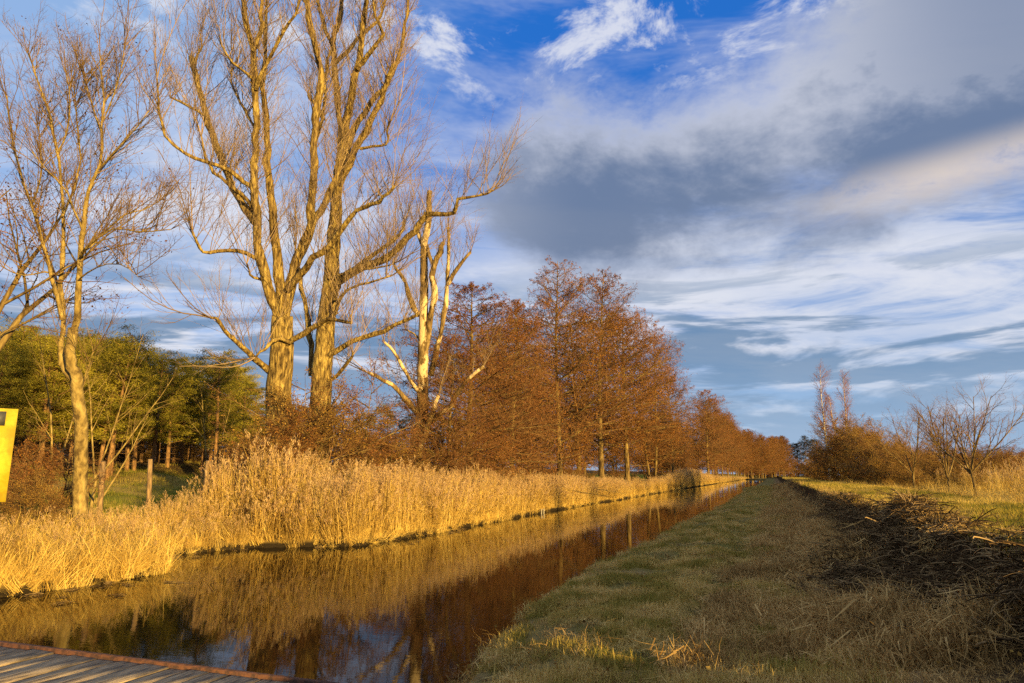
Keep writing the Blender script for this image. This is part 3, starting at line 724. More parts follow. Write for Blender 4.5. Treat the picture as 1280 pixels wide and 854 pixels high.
# ------------------------------------------------------------------ trees
class Grower:
    def __init__(s, seed):
        s.r = random.Random(seed); s.out = {}
    def grow(s, p, d, L, r, lev, prm):
        R = s.r; seg = prm['seg'][lev]; wob = prm['wob'][lev]; trop = prm['trop'][lev]
        st = L / seg; pts = [p]; rad = [r]; dirs = [d]
        tip = prm.get('tip', 0.25)
        x, y, z = p; dx, dy, dz = d
        for i in range(seg):
            dx += R.uniform(-wob, wob); dy += R.uniform(-wob, wob); dz += R.uniform(-wob, wob) + trop
            n = 1 / sqrt(dx * dx + dy * dy + dz * dz + 1e-9); dx *= n; dy *= n; dz *= n
            x += dx * st; y += dy * st; z += dz * st
            pts.append((x, y, z)); rad.append(r * (1 - (1 - tip) * (i + 1) / seg)); dirs.append((dx, dy, dz))
        s.out.setdefault(lev, []).append((pts, rad))
        if lev + 1 < len(prm['seg']):
            s.kids(pts, rad, dirs, L, lev, prm)
        return pts, rad
    def kids(s, pts, rad, dirs, L, lev, prm):
        R = s.r; seg = len(pts) - 1
        k = prm['kids'][lev] * (min(1.0, max(0.3, L / prm['Lref'][lev])) if 'Lref' in prm else 1.0); k = int(k * R.uniform(0.75, 1.25) + 0.5)
        t0 = prm['t0'][lev]
        for j in range(k):
            t = t0 + (1 - t0) * ((j + R.random()) / max(k, 1))
            f = t * seg; i = min(int(f), seg - 1); u = f - i
            a, b = pts[i], pts[i + 1]
            p = (a[0] + (b[0] - a[0]) * u, a[1] + (b[1] - a[1]) * u, a[2] + (b[2] - a[2]) * u)
            D = dirs[i + 1]; ang = prm['ang'][lev] * R.uniform(0.7, 1.25)
            q = s.perp(D); ca, sa = cos(ang), sin(ang)
            cd = (D[0] * ca + q[0] * sa, D[1] * ca + q[1] * sa, D[2] * ca + q[2] * sa)
            cl = L * prm['ratio'][lev] * (1.15 - prm.get('apex', 0.6) * t) * R.uniform(0.65, 1.3)
            cr = min(rad[i] * 0.62, cl * prm.get('rk', 0.011) + 0.002)
            s.grow(p, cd, cl, cr, lev + 1, prm)
    def perp(s, D):
        R = s.r
        while True:
            a = (R.uniform(-1, 1), R.uniform(-1, 1), R.uniform(-1, 1))
            k = a[0] * D[0] + a[1] * D[1] + a[2] * D[2]
            q = (a[0] - k * D[0], a[1] - k * D[1], a[2] - k * D[2])
            n = sqrt(q[0] ** 2 + q[1] ** 2 + q[2] ** 2)
            if n > 0.1: return (q[0] / n, q[1] / n, q[2] / n)
def sides_of(lev): return (9, 6, 4, 3, 3)[min(lev, 4)]
def make_tree(name, trunk_me, crown_mes, loc, rz=0.0, s=1.0):
    root = bpy.data.objects.new(name, None); COL.objects.link(root)
    root.empty_display_size = 0.5
    root.location = loc; root.rotation_euler = (0, 0, rz)
    root.scale = (s, s, s) if not isinstance(s, tuple) else s
    link('trunk', trunk_me, root)
    for me in crown_mes: link('crown', me, root)
    return root
def copy_tree(src, loc, rz, s):
    r = src.copy(); COL.objects.link(r); r.location = loc; r.rotation_euler = (0, 0, rz)
    r.scale = (s, s, s) if not isinstance(s, tuple) else s
    for ch in src.children:
        c = ch.copy(); COL.objects.link(c); c.parent = r
    return r

def alder_mesh(seed, H=19.0, spread=4.6, leaf=6, base=0.14, leafsize=(0.03, 0.072), mats=('alder', 'alder_twig', 'alder_leaf'), stems=1, prim=44, up=0.35, profile='cone'):
    G = Grower(seed); R = G.r; rng = np.random.default_rng(seed)
    trunk = Geo(); crown = Geo(); leafc = []
    prm = dict(seg=(10, 5, 3, 2), wob=(0.05, 0.12, 0.2, 0.3), trop=(0.05, 0.035, 0.05, 0.03), kids=(0, 12, 9), t0=(0, 0.10, 0.1), ang=(0, 0.85, 0.8), ratio=(0, 0.44, 0.46), apex=0.55, rk=0.014, Lref=(1, 0.62 * spread, 0.26 * spread))
    tr = []
    for sidx in range(stems):
        a = R.uniform(0, 2 * pi); lean = 0.03 if stems == 1 else R.uniform(0.06, 0.16)
        h = H * (1 if sidx == 0 else R.uniform(0.7, 0.95))
        d = (cos(a) * lean, sin(a) * lean, 1.0)
        pts, rad, dirs = [(cos(a) * 0.25 * (stems > 1), sin(a) * 0.25 * (stems > 1), -0.3)], [H * 0.0125 / sqrt(stems)], [d]
        n = 12
        for i in range(n):
            d = (d[0] + R.uniform(-0.035, 0.035), d[1] + R.uniform(-0.035, 0.035), 1.0); p = pts[-1]
            pts.append((p[0] + d[0] * h / n, p[1] + d[1] * h / n, p[2] + h / n)); rad.append(rad[0] * (1 - 0.93 * (i + 1) / n)); dirs.append(d)
        tr.append((pts, rad))
        pk = int(prim / stems)
        for j in range(pk):
            t = base + (0.99 - base) * ((j + R.random()) / pk) ** 0.9
            f = t * n; i = min(int(f), n - 1); u = f - i
            p = tuple(pts[i][k] + (pts[i + 1][k] - pts[i][k]) * u for k in range(3))
            if profile == 'cone': w = min(1.0, (t - base) / 0.16 + 0.5) * (1 - ((t - base) / (1 - base)) ** 2.1) ** 0.8 * 0.93 + 0.07
            else: w = sin(pi * min(1, (t - base) / (1 - base) * 0.85 + 0.15)) ** 0.6
            L = spread * w * R.uniform(0.7, 1.2)
            az = j * 2.39996 + R.uniform(-0.5, 0.5)
            el = up * (0.2 + 1.2 * t) + R.uniform(-0.2, 0.2)
            cd = (cos(az) * cos(el), sin(az) * cos(el), sin(el))
            G.grow(p, cd, L, min(0.07, 0.012 * L + 0.008), 1, prm)
    trunk.tubes(tr, 8, rng)
    trunk.tubes(G.out.get(1, []), 4, rng)
    crown.tubes(G.out.get(2, []), 3, rng); crown.tubes(G.out.get(3, []), 3, rng)
    if leaf:
        for lev, k in ((3, leaf), (2, max(1, leaf // 2))):
            for pts, rad in G.out.get(lev, []):
                c = pts[-1]; mul = 1.0 + 2.6 * float(VN(c[0] * 0.55 + c[2] * 0.8 + seed, c[1] * 0.55 - c[2] * 0.35)) + 1.2 * float(VN2(c[0] * 1.3 + seed, c[1] * 1.3 + c[2] * 1.3))
                for q in range(max(0, int(k * mul + R.random()))):
                    a, b = pts[R.randrange(len(pts) - 1)], pts[-1]; t = R.random()
                    leafc.append((a[0] + (b[0] - a[0]) * t + R.gauss(0, 0.06), a[1] + (b[1] - a[1]) * t + R.gauss(0, 0.06), a[2] + (b[2] - a[2]) * t + R.gauss(0, 0.06) - 0.02))
    tm = trunk.mesh('trunk', M[mats[0]], True)
    nq = sum(len(q) for q in crown.Q)
    if leafc: crown.cards(np.array(leafc), rng.uniform(leafsize[0], leafsize[1], len(leafc)), rng, 1.5)
    cm = crown.mesh('crown', M[mats[1]])
    cm.materials.append(M[mats[2]])
    mi = np.zeros(len(cm.polygons), np.int32); mi[nq:] = 1
    cm.polygons.foreach_set('material_index', mi)
    return tm, [cm]
def pine_mesh(seed, H=14.0, bare=0.45, spread=2.6, leaf='pine_leaf'):
    G = Grower(seed); R = G.r; rng = np.random.default_rng(seed)
    trunk = Geo(); crown = Geo()
    pts, rad = [(0, 0, -0.4)], [0.17]
    n = 9; dx, dy = R.uniform(-.03, .03), R.uniform(-.03, .03)
    for i in range(n):
        p = pts[-1]; dx += R.uniform(-.015, .015); dy += R.uniform(-.015, .015)
        pts.append((p[0] + dx * H / n, p[1] + dy * H / n, p[2] + H / n)); rad.append(0.17 * (1 - 0.85 * (i + 1) / n))
    trunk.tubes([(pts, rad)], 7, rng)
    br, cl = [], []
    for j in range(56):
        t = bare + (0.99 - bare) * ((j + R.random()) / 56)
        f = t * n; i = min(int(f), n - 1); u = f - i
        p = np.array(pts[i]) + (np.array(pts[i + 1]) - np.array(pts[i])) * u
        s = (t - bare) / (1 - bare)
        L = spread * (0.35 + 0.65 * sin(pi * min(1, 0.25 + 0.75 * s)) ** 0.8) * R.uniform(0.6, 1.15)
        az = j * 2.4 + R.uniform(-.4, .4); el = R.uniform(-0.05, 0.5) + 0.4 * s
        d = np.array([cos(az) * cos(el), sin(az) * cos(el), sin(el)])
        q = [p, p + d * L * 0.5, p + d * L + np.array([0, 0, L * 0.12])]
        br.append(([tuple(v) for v in q], [0.035, 0.022, 0.008]))
        for k in range(4):
            tt = R.uniform(0.45, 1.05); c = p + d * L * tt + np.array([R.gauss(0, .22), R.gauss(0, .22), R.gauss(0.08, .14)])
            cl.append(c)
    for j in range(10):                              # dead lower snags
        t = R.uniform(0.15, bare); p = np.array(pts[int(t * n)]); az = R.uniform(0, 2 * pi)
        br.append(([tuple(p), tuple(p + np.array([cos(az), sin(az), 0.1]) * 0.5), tuple(p + np.array([cos(az), sin(az), 0.0]) * R.uniform(.8, 1.5))], [0.02, 0.014, 0.006]))
    trunk.tubes(br, 3, rng)
    cl = np.array(cl); n2 = 60
    C = np.repeat(cl, n2, 0) + rng.normal(0, 1, (len(cl) * n2, 3)) * [0.25, 0.25, 0.13]
    crown.cards(C, rng.uniform(0.025, 0.05, len(C)), rng, 5.0, up=(0, 0, 0.7), tint=np.clip(np.repeat(rng.random(len(cl)), n2) * 0.6 + rng.random(len(C)) * 0.4, 0, 1))
    return trunk.mesh('trunk', M['pine'], True), [crown.mesh('crown', M[leaf])]
def bare_mesh(seed, H, mats, prm, nstem=1, r0=0.1, fork=0.3, leafp=0.0, leafmat=None, leafsize=(0.05, 0.1), lean=0.25, hang=None):
    """bare small tree: short bole dividing into ascending limbs"""
    G = Grower(seed); R = G.r; rng = np.random.default_rng(seed)
    trunk = Geo(); crown = Geo(); bole = []
    fz = H * fork
    pts = [(0, 0, -0.3), (R.uniform(-.03, .03), R.uniform(-.03, .03), fz * 0.5), (R.uniform(-.06, .06), R.uniform(-.06, .06), fz), (R.uniform(-.1, .1), R.uniform(-.1, .1), fz * 1.35)]
    bole.append((pts, [r0 * 1.25, r0, r0 * 0.95, r0 * 0.6]))
    for k in range(nstem):
        a = k * 2 * pi / nstem + R.uniform(-.5, .5); ln = lean * R.uniform(0.5, 1.5)
        u = R.random(); p = tuple(pts[2][i] + (pts[3][i] - pts[2][i]) * u * 0.8 for i in range(3))
        G.grow(p, (cos(a) * sin(ln), sin(a) * sin(ln), cos(ln)), (H - fz) * R.uniform(0.75, 1.05), r0 * 0.6, 0, prm)
    trunk.tubes(bole, 8, rng); trunk.tubes(G.out.get(0, []), 6, rng)
    (crown if mats[0] == 'birch' else trunk).tubes(G.out.get(1, []), 4, rng)
    for lev in (2, 3, 4):
        if lev in G.out: crown.tubes(G.out[lev], 3, rng)
    nq = sum(len(q) for q in crown.Q)
    if leafp:
        L = []
        for lev in (2, 3, 4):
            for pts, rad in G.out.get(lev, []):
                for q in range(int(leafp) + (R.random() < leafp % 1)):
                    c = pts[R.randrange(1, len(pts))]; L.append((c[0] + R.gauss(0, .05), c[1] + R.gauss(0, .05), c[2] + R.gauss(0, .05) - .02))
        crown.cards(np.array(L), rng.uniform(leafsize[0], leafsize[1], len(L)), rng, 1.5)
    cm = crown.mesh('crown', M[mats[1]])
    if leafp:
        cm.materials.append(M[leafmat]); mi = np.zeros(len(cm.polygons), np.int32); mi[nq:] = 1; cm.polygons.foreach_set('material_index', mi)
    return trunk.mesh('trunk', M[mats[0]], True), [cm]

# ---- trees whose limbs were traced by eye: picture bearings, one real distance per tree, limbs also lean towards and away
def catmull(P, R, step):
    P = np.array(P, float); R = np.array(R, float)
    if len(P) == 2: P = np.array([P[0], P.mean(0), P[1]]); R = np.array([R[0], R.mean(), R[1]])
    A = np.vstack([2 * P[0] - P[1], P, 2 * P[-1] - P[-2]])
    out, ro = [], []
    for i in range(len(P) - 1):
        p0, p1, p2, p3 = A[i:i + 4]
        n = max(2, int(np.linalg.norm(p2 - p1) / step))
        for k in range(n):
            t = k / n
            out.append(0.5 * (2 * p1 + (p2 - p0) * t + (2 * p0 - 5 * p1 + 4 * p2 - p3) * t * t + (3 * p1 - p0 - 3 * p2 + p3) * t ** 3))
            ro.append(R[i] + (R[i + 1] - R[i]) * t)
    out.append(P[-1]); ro.append(R[-1])
    return np.array(out), np.array(ro)
DENS = 2.5
def traced_tree(name, label, cat, base_xy, depth, bole, limbs, mats, prm, shoot, seed, extra_leaf=None):
    """limbs: (pixel points, width px start, width px end, depth at start, depth at end, shoots per metre, kind)"""
    G = Grower(seed); R = G.r; rng = np.random.default_rng(seed)
    org = np.array([base_xy[0], base_xy[1], gz(*base_xy)])
    root = bpy.data.objects.new(name, None); COL.objects.link(root); root.location = tuple(org)
    tag(root, label, cat)
    def world(pp, w0, w1, d0, d1):
        n = len(pp); s = np.linspace(0, 1, n)
        dd = depth + d0 + (d1 - d0) * s
        P = np.array([at(x, y, d) for (x, y), d in zip(pp, dd)]) - org
        W = (w0 + (w1 - w0) * s) * 0.5 * dd / F_PX
        return P, W
    P, W = world(*bole)
    P[0, 2] = -0.5
    P, W = catmull(P, W, 0.5)
    W[:3] *= [1.35, 1.18, 1.07]
    P[2:] += rng.normal(0, 0.025, P[2:].shape)
    g = Geo(); g.tubes([(P, W)], 14, rng, cap=True); link('trunk', g.mesh('trunk', M[mats[0]], True), root)
    crown = Geo()
    for lb in limbs:
        P, W = world(*lb[:5]); dens = lb[5]; stub = len(lb) > 6 and lb[6]
        P, W = catmull(P, W, 0.45); W = W * (0.60 if mats[0] == 'pale' else 0.72)
        P[1:] += rng.normal(0, 0.018 if mats[0] == 'pale' else 0.035, P[1:].shape) * min(1, 0.4 + W.mean() * 4); W = W * (1 + rng.normal(0, 0.09, len(W)))
        g = Geo(); g.tubes([(P, W)], 9 if W[0] > 0.08 else 6, rng, cap=True)
        link('limb', g.mesh('limb', M[mats[0]], True), root)
        seglen = np.linalg.norm(np.diff(P, axis=0), axis=1); L = seglen.sum()
        for q in range(int(dens * DENS * L + R.random())):
            t = R.uniform(0.12, 1.0) ** 0.8 * (len(P) - 1); i = min(int(t), len(P) - 2)
            p = P[i] + (P[i + 1] - P[i]) * (t - i); D = (P[i + 1] - P[i]) / max(seglen[i], 1e-6)
            a = R.uniform(0, 2 * pi); o = shoot['out'] * R.uniform(0.4, 1.3)
            d = np.array([cos(a) * o, sin(a) * o, shoot['up']]) + D * shoot['along']; d /= np.linalg.norm(d)
            G.grow(tuple(p), tuple(d), R.uniform(*shoot['L']) * (0.75 + 0.5 * R.random()), R.uniform(*shoot['r']), 0, prm)
        if not stub:
            D = P[-1] - P[-2]; D /= np.linalg.norm(D)
            for q in range(3):
                d = D + np.array([R.uniform(-.4, .4), R.uniform(-.4, .4), R.uniform(0, .5)]); d /= np.linalg.norm(d)
                G.grow(tuple(P[-1]), tuple(d), R.uniform(*shoot['L']) * 1.1, min(W[-1] * 0.8, 0.03), 0, prm)
        else:
            for q in range(5):
                d = np.array([R.uniform(-.5, .5), R.uniform(-.5, .5), 1.0]); d /= np.linalg.norm(d)
                G.grow(tuple(P[-1] - np.array([0, 0, 0.05])), tuple(d), R.uniform(*shoot['L']), 0.016, 0, prm)
    for lev in sorted(G.out): crown.tubes(G.out[lev], 4 if lev == 0 else 3, rng)
    nq = sum(len(q) for q in crown.Q)
    if extra_leaf:
        C = []
        for lev in (1, 2):
            for pts, rad in G.out.get(lev, []):
                if R.random() < extra_leaf[1]:
                    for q in range(extra_leaf[2]): c = pts[-1]; C.append((c[0] + R.gauss(0, .06), c[1] + R.gauss(0, .06), c[2] + R.gauss(0, .06)))
        crown.cards(np.array(C), rng.uniform(0.025, 0.055, len(C)), rng, 1.5)
    cm = crown.mesh('crown', M[mats[1]])
    if extra_leaf:
        cm.materials.append(M[extra_leaf[0]]); mi = np.zeros(len(cm.polygons), np.int32); mi[nq:] = 1; cm.polygons.foreach_set('material_index', mi)
    link('crown', cm, root)
    return root

POP = dict(seg=(6, 4, 2), wob=(0.16, 0.22, 0.26), trop=(0.09, 0.09, 0.08), kids=(8, 4), t0=(0.2, 0.15), ang=(0.55, 0.6), ratio=(0.36, 0.5), apex=0.5, rk=0.008, tip=0.35)
SH = dict(up=1.0, out=0.95, along=0.35, L=(0.9, 3.8), r=(0.010, 0.022))
bx, by = bearing(347, X=-18.6); DA = float(np.dot([bx, by, 0], cF)) / cos(0) + EYE * 0
DA = sqrt(bx * bx + by * by) * cos(math.atan((347 - 640) / F_PX)) * 1.0
traced_tree('poplar_tree', 'tall bare poplar forking low into golden upright stems, left of the leaning twin', 'tree', (bx, by), DA,
    ([(347, 640), (348, 560), (350, 480), (352, 430), (353, 395)], 36, 26, 0, 0),
    [([(349, 425), (347, 400), (341, 376), (330, 339), (321, 304), (320, 267), (318, 232), (320, 157), (318, 95), (315, 62), (306, 17), (300, -30), (296, -90), (292, -150)], 19, 6, 0, -1.5, 2.2),
     ([(352, 425), (352, 392), (350, 362), (346, 325), (341, 278), (337, 228), (333, 174), (332, 132), (327, 108), (330, 70), (333, 20), (334, -50)], 21, 4, 0, 1.2, 2.2),
     ([(315, 64), (322, 50), (327, 30), (327, 6), (330, -40), (332, -100)], 9, 4, -1.2, -1.0, 2.4),
     ([(320, 112), (326, 93), (348, 50), (362, 28), (374, 3), (380, -40)], 8, 3, -1.0, -2.2, 2.2),
     ([(317, 100), (309, 92), (292, 79), (277, 59)], 7, 3, -1.0, -2.0, 3.0, True),
     ([(319, 160), (311, 146), (301, 129), (292, 112), (288, 90)], 6, 2.5, -0.8, 0.6, 3.0),
     ([(320, 278), (308, 262), (292, 233), (275, 194), (261, 154), (247, 107), (240, 72)], 15, 9, -0.5, 1.2, 2.0, True),
     ([(243, 84), (248, 68), (252, 57)], 6, 3, 1.2, 1.4, 3.0, True),
     ([(259, 150), (250, 140), (236, 132), (212, 121)], 6, 4, 0.5, 0.9, 2.6, True),
     ([(318, 240), (305, 226), (287, 213), (256, 201), (230, 191), (205, 170), (200, 140), (197, 100)], 9, 3, -0.5, -2.4, 2.6),
     ([(317, 262), (300, 240), (275, 223), (263, 208), (256, 196), (252, 170)], 8, 3, -0.5, -1.6, 2.6),
     ([(326, 328), (315, 320), (296, 314), (270, 314), (254, 315), (246, 302), (240, 290)], 8, 4, -0.3, -1.8, 2.4),
     ([(328, 350), (322, 348), (313, 343), (309, 330)], 6, 3, 0, -0.8, 3.2, True),
     ([(354, 425), (356, 392), (362, 358), (370, 330), (377, 312), (388, 278), (391, 233), (394, 174), (395, 135), (402, 93), (394, 62), (385, 22), (380, -30), (377, -90)], 20, 8, 0, 2.2, 2.0),
     ([(376, 314), (390, 279), (402, 262), (414, 240), (424, 205), (428, 175), (424, 140)], 14, 7, 0.6, 3.6, 2.0),
     ([(394, 178), (402, 150), (407, 120), (408, 88), (416, 60)], 7, 4, 1.6, 2.6, 2.2),
     ([(360, 362), (383, 335), (404, 314), (426, 288), (447, 264), (465, 257), (480, 246), (493, 232)], 13, 5, 0, -2.5, 2.6, True),
     ([(354, 440), (366, 426), (390, 412), (409, 400), (425, 402), (440, 404)], 11, 5, 0, -2.0, 2.0, True),
     ([(340, 466), (328, 456), (317, 447), (303, 435), (287, 419), (273, 402), (262, 396)], 13, 5, 0, -2.2, 2.2),
     ([(364, 428), (350, 424), (340, 426), (331, 436), (319, 446)], 7, 4, -0.4, -1.2, 1.6)],
    ('poplar', 'poplar_twig'), POP, SH, 11)
bx2, by2 = bearing(403, X=-19.6)
DB = sqrt(bx2 * bx2 + by2 * by2) * cos(math.atan((403 - 640) / F_PX))
traced_tree('poplar_tree', 'tall bare poplar with a dense fan of stems and long limbs reaching right', 'tree', (bx2, by2), DB,
    ([(400, 630), (400, 560), (402, 480), (406, 420), (412, 360), (416, 320), (420, 262), (421, 236), (423, 215)], 31, 10, 0, 0),
    [([(419, 290), (420, 245), (426, 208), (430, 169), (439, 124), (447, 84), (453, 45), (458, 0), (462, -60), (464, -120)], 17, 6, 0, -1.5, 2.0),
     ([(418, 290), (420, 240), (424, 190), (426, 157), (423, 124), (418, 84), (416, 53), (425, 17), (430, -10), (434, -60), (436, -130)], 14, 6, 0, 1.2, 2.0),
     ([(428, 205), (437, 174), (455, 140), (472, 118), (486, 104), (500, 62), (509, 17), (514, -40)], 13, 4, -0.4, 1.0, 2.6),
     ([(419, 262), (425, 230), (436, 205), (453, 174), (470, 140), (481, 113), (486, 95), (492, 80)], 14, 7, -0.2, -1.8, 2.8, True),
     ([(447, 86), (453, 79), (467, 59), (479, 44), (472, 28), (467, 9), (464, -40)], 9, 4, -1.0, -2.0, 2.6),
     ([(418, 84), (424, 74), (439, 59), (453, 42), (470, 28), (480, 8), (488, -30)], 9, 4, 0.8, 1.8, 2.4),
     ([(416, 60), (408, 40), (400, 15), (394, -20), (390, -80)], 8, 4, 1.0, 2.0, 2.4),
     ([(404, 150), (398, 136), (391, 128), (385, 119)], 8, 6, 1.0, 1.4, 4.0, True),
     ([(450, 186), (466, 183), (484, 181), (484, 166), (488, 150)], 5, 3, -1.2, -2.0, 3.0),
     ([(416, 365), (423, 353), (449, 335), (472, 328), (491, 316), (510, 297), (524, 281), (534, 268), (560, 268), (569, 262), (572, 250), (595, 245), (618, 237)], 18, 3, 0, -3.0, 1.9),
     ([(438, 343), (449, 332), (477, 311), (500, 293), (506, 278)], 10, 5, -0.4, 0.4, 3.0, True),
     ([(412, 348), (437, 339), (465, 336), (486, 332), (500, 326)], 5, 2, -0.4, -2.0, 2.2),
     ([(410, 402), (419, 391), (426, 372), (440, 360), (461, 353), (491, 344)], 8, 2.5, -0.4, -2.4, 2.4),
     ([(403, 452), (413, 444), (440, 428), (479, 413), (510, 400), (524, 392)], 13, 5, 0, -1.5, 1.8, True),
     ([(390, 470), (388, 430), (386, 407), (380, 375), (374, 345), (370, 310)], 12, 5, 0.5, 1.6, 1.6),
     ([(408, 480), (420, 470), (436, 452), (441, 440)], 7, 4, 0, -1.0, 2.4, True)],
    ('poplar', 'poplar_twig'), POP, SH, 12)
bx3, by3 = bearing(520, X=-17.0)
DD = sqrt(bx3 * bx3 + by3 * by3) * cos(math.atan((520 - 640) / F_PX))
SHD = dict(up=1.0, out=0.6, along=0.3, L=(0.8, 2.4), r=(0.008, 0.016))
traced_tree('broken_poplar_tree', 'broken half-dead poplar with pale peeling trunk and snapped tops', 'tree', (bx3, by3), DD,
    ([(516, 610), (520, 565), (527, 521), (528, 477), (529, 426), (529, 393), (530, 344), (531, 303), (537, 264), (537, 238)], 18, 6, 0, 0),
    [([(516, 605), (523, 570), (532, 540), (540, 515), (548, 495)], 13, 6, -0.6, -0.8, 0.8),
     ([(530, 312), (525, 298), (519, 283)], 8, 6, 0, 0.6, 1.0, True),
     ([(530, 440), (538, 400), (541, 372), (543, 334), (551, 315), (553, 303)], 13, 8, 0, -0.8, 0.8, True),
     ([(542, 334), (538, 320), (534, 306)], 7, 5, -0.5, 0, 0.5),
     ([(538, 470), (550, 420), (556, 380), (560, 339), (561, 284)], 11, 5, 0.6, 1.0, 0.8, True),
     ([(560, 355), (566, 344), (578, 328), (588, 315)], 8, 5, 0.8, 0.2, 1.2, True),
     ([(524, 394), (518, 386), (510, 365), (502, 344), (491, 329)], 11, 5, 0, 0.5, 1.6, True),
     ([(527, 520), (517, 511), (499, 490), (479, 475), (459, 466)], 12, 5, 0, -1.0, 1.4),
     ([(527, 490), (520, 485), (502, 457), (492, 440), (481, 428)], 8, 4, 0, -1.2, 1.2, True),
     ([(531, 530), (543, 524), (564, 508), (569, 495), (582, 477), (605, 457)], 11, 6, 0, -1.6, 1.0, True),
     ([(527, 425), (517, 418), (507, 411)], 5, 3, 0, 0.4, 1.0, True)],
    ('dead', 'poplar_twig'), POP, SHD, 13)
MAP = dict(seg=(5, 4, 3), wob=(0.13, 0.2, 0.26), trop=(0.05, 0.05, 0.05), kids=(6, 4), t0=(0.2, 0.2), ang=(0.75, 0.75), ratio=(0.42, 0.5), apex=0.5, rk=0.009, tip=0.4)
SHM = dict(up=0.7, out=0.8, along=0.55, L=(0.5, 1.7), r=(0.007, 0.014))
bx4, by4 = bearing(98, X=-15.9)
DL = sqrt(bx4 * bx4 + by4 * by4) * cos(math.atan((98 - 640) / F_PX))
traced_tree('maple_tree', 'bare pale-barked tree with twin stems above a knobbly trunk, near the yellow board', 'tree', (bx4, by4), DL,
    ([(104, 660), (102, 611), (99, 560), (98, 500), (97, 474), (90, 458), (88, 440), (90, 412)], 17, 11, 0, 0),
    [([(90, 420), (96, 398), (99, 337), (102, 300), (105, 283), (110, 240), (125, 207), (128, 158), (130, 125), (125, 67)], 14, 2.5, 0, -0.5, 3.6),
     ([(97, 480), (86, 470), (77, 455), (77, 430), (80, 397), (75, 356), (79, 322), (79, 257), (74, 204), (66, 165), (59, 132), (45, 95), (36, 66)], 13, 2.5, 0.1, 0.9, 3.6),
     ([(78, 400), (66, 350), (58, 320), (48, 285), (39, 257), (23, 207), (14, 170), (8, 120)], 9, 2.5, 0.3, -0.6, 3.6),
     ([(101, 320), (108, 310), (141, 286), (170, 290), (213, 286)], 6, 2, -0.3, -1.4, 4.0),
     ([(108, 312), (125, 296), (154, 270), (180, 262), (200, 250)], 5, 2, -0.4, 0.8, 4.0),
     ([(122, 212), (131, 203), (157, 175), (172, 158), (186, 138)], 5, 2, -0.3, -1.0, 4.2),
     ([(127, 165), (118, 140), (108, 110), (100, 80)], 5, 2, -0.4, 0.7, 4.2),
     ([(129, 150), (142, 120), (150, 95), (155, 60)], 4, 2, -0.4, -1.0, 4.2),
     ([(79, 270), (92, 240), (100, 200), (96, 150), (92, 110)], 6, 2, 0.4, 1.2, 4.0),
     ([(104, 290), (92, 262), (84, 240), (60, 215), (40, 190)], 5, 2, -0.2, -1.5, 4.0),
     ([(98, 350), (120, 335), (150, 330), (172, 345)], 4, 1.5, -0.2, -1.6, 3.6),
     ([(76, 345), (55, 340), (30, 345), (5, 335)], 5, 2, 0.5, -0.8, 3.4),
     ([(72, 190), (84, 165), (88, 130), (84, 95)], 4, 2, 0.7, 0.2, 4.2),
     ([(39, 257), (50, 225), (52, 190), (46, 150)], 5, 2, 0, 0.9, 4.2),
     ([(105, 480), (112, 455), (116, 440)], 4, 2, 0, -0.4, 2.0)],
    ('pale', 'pale_twig'), MAP, SHM, 14, extra_leaf=('oak_leaf', 0.012, 2))

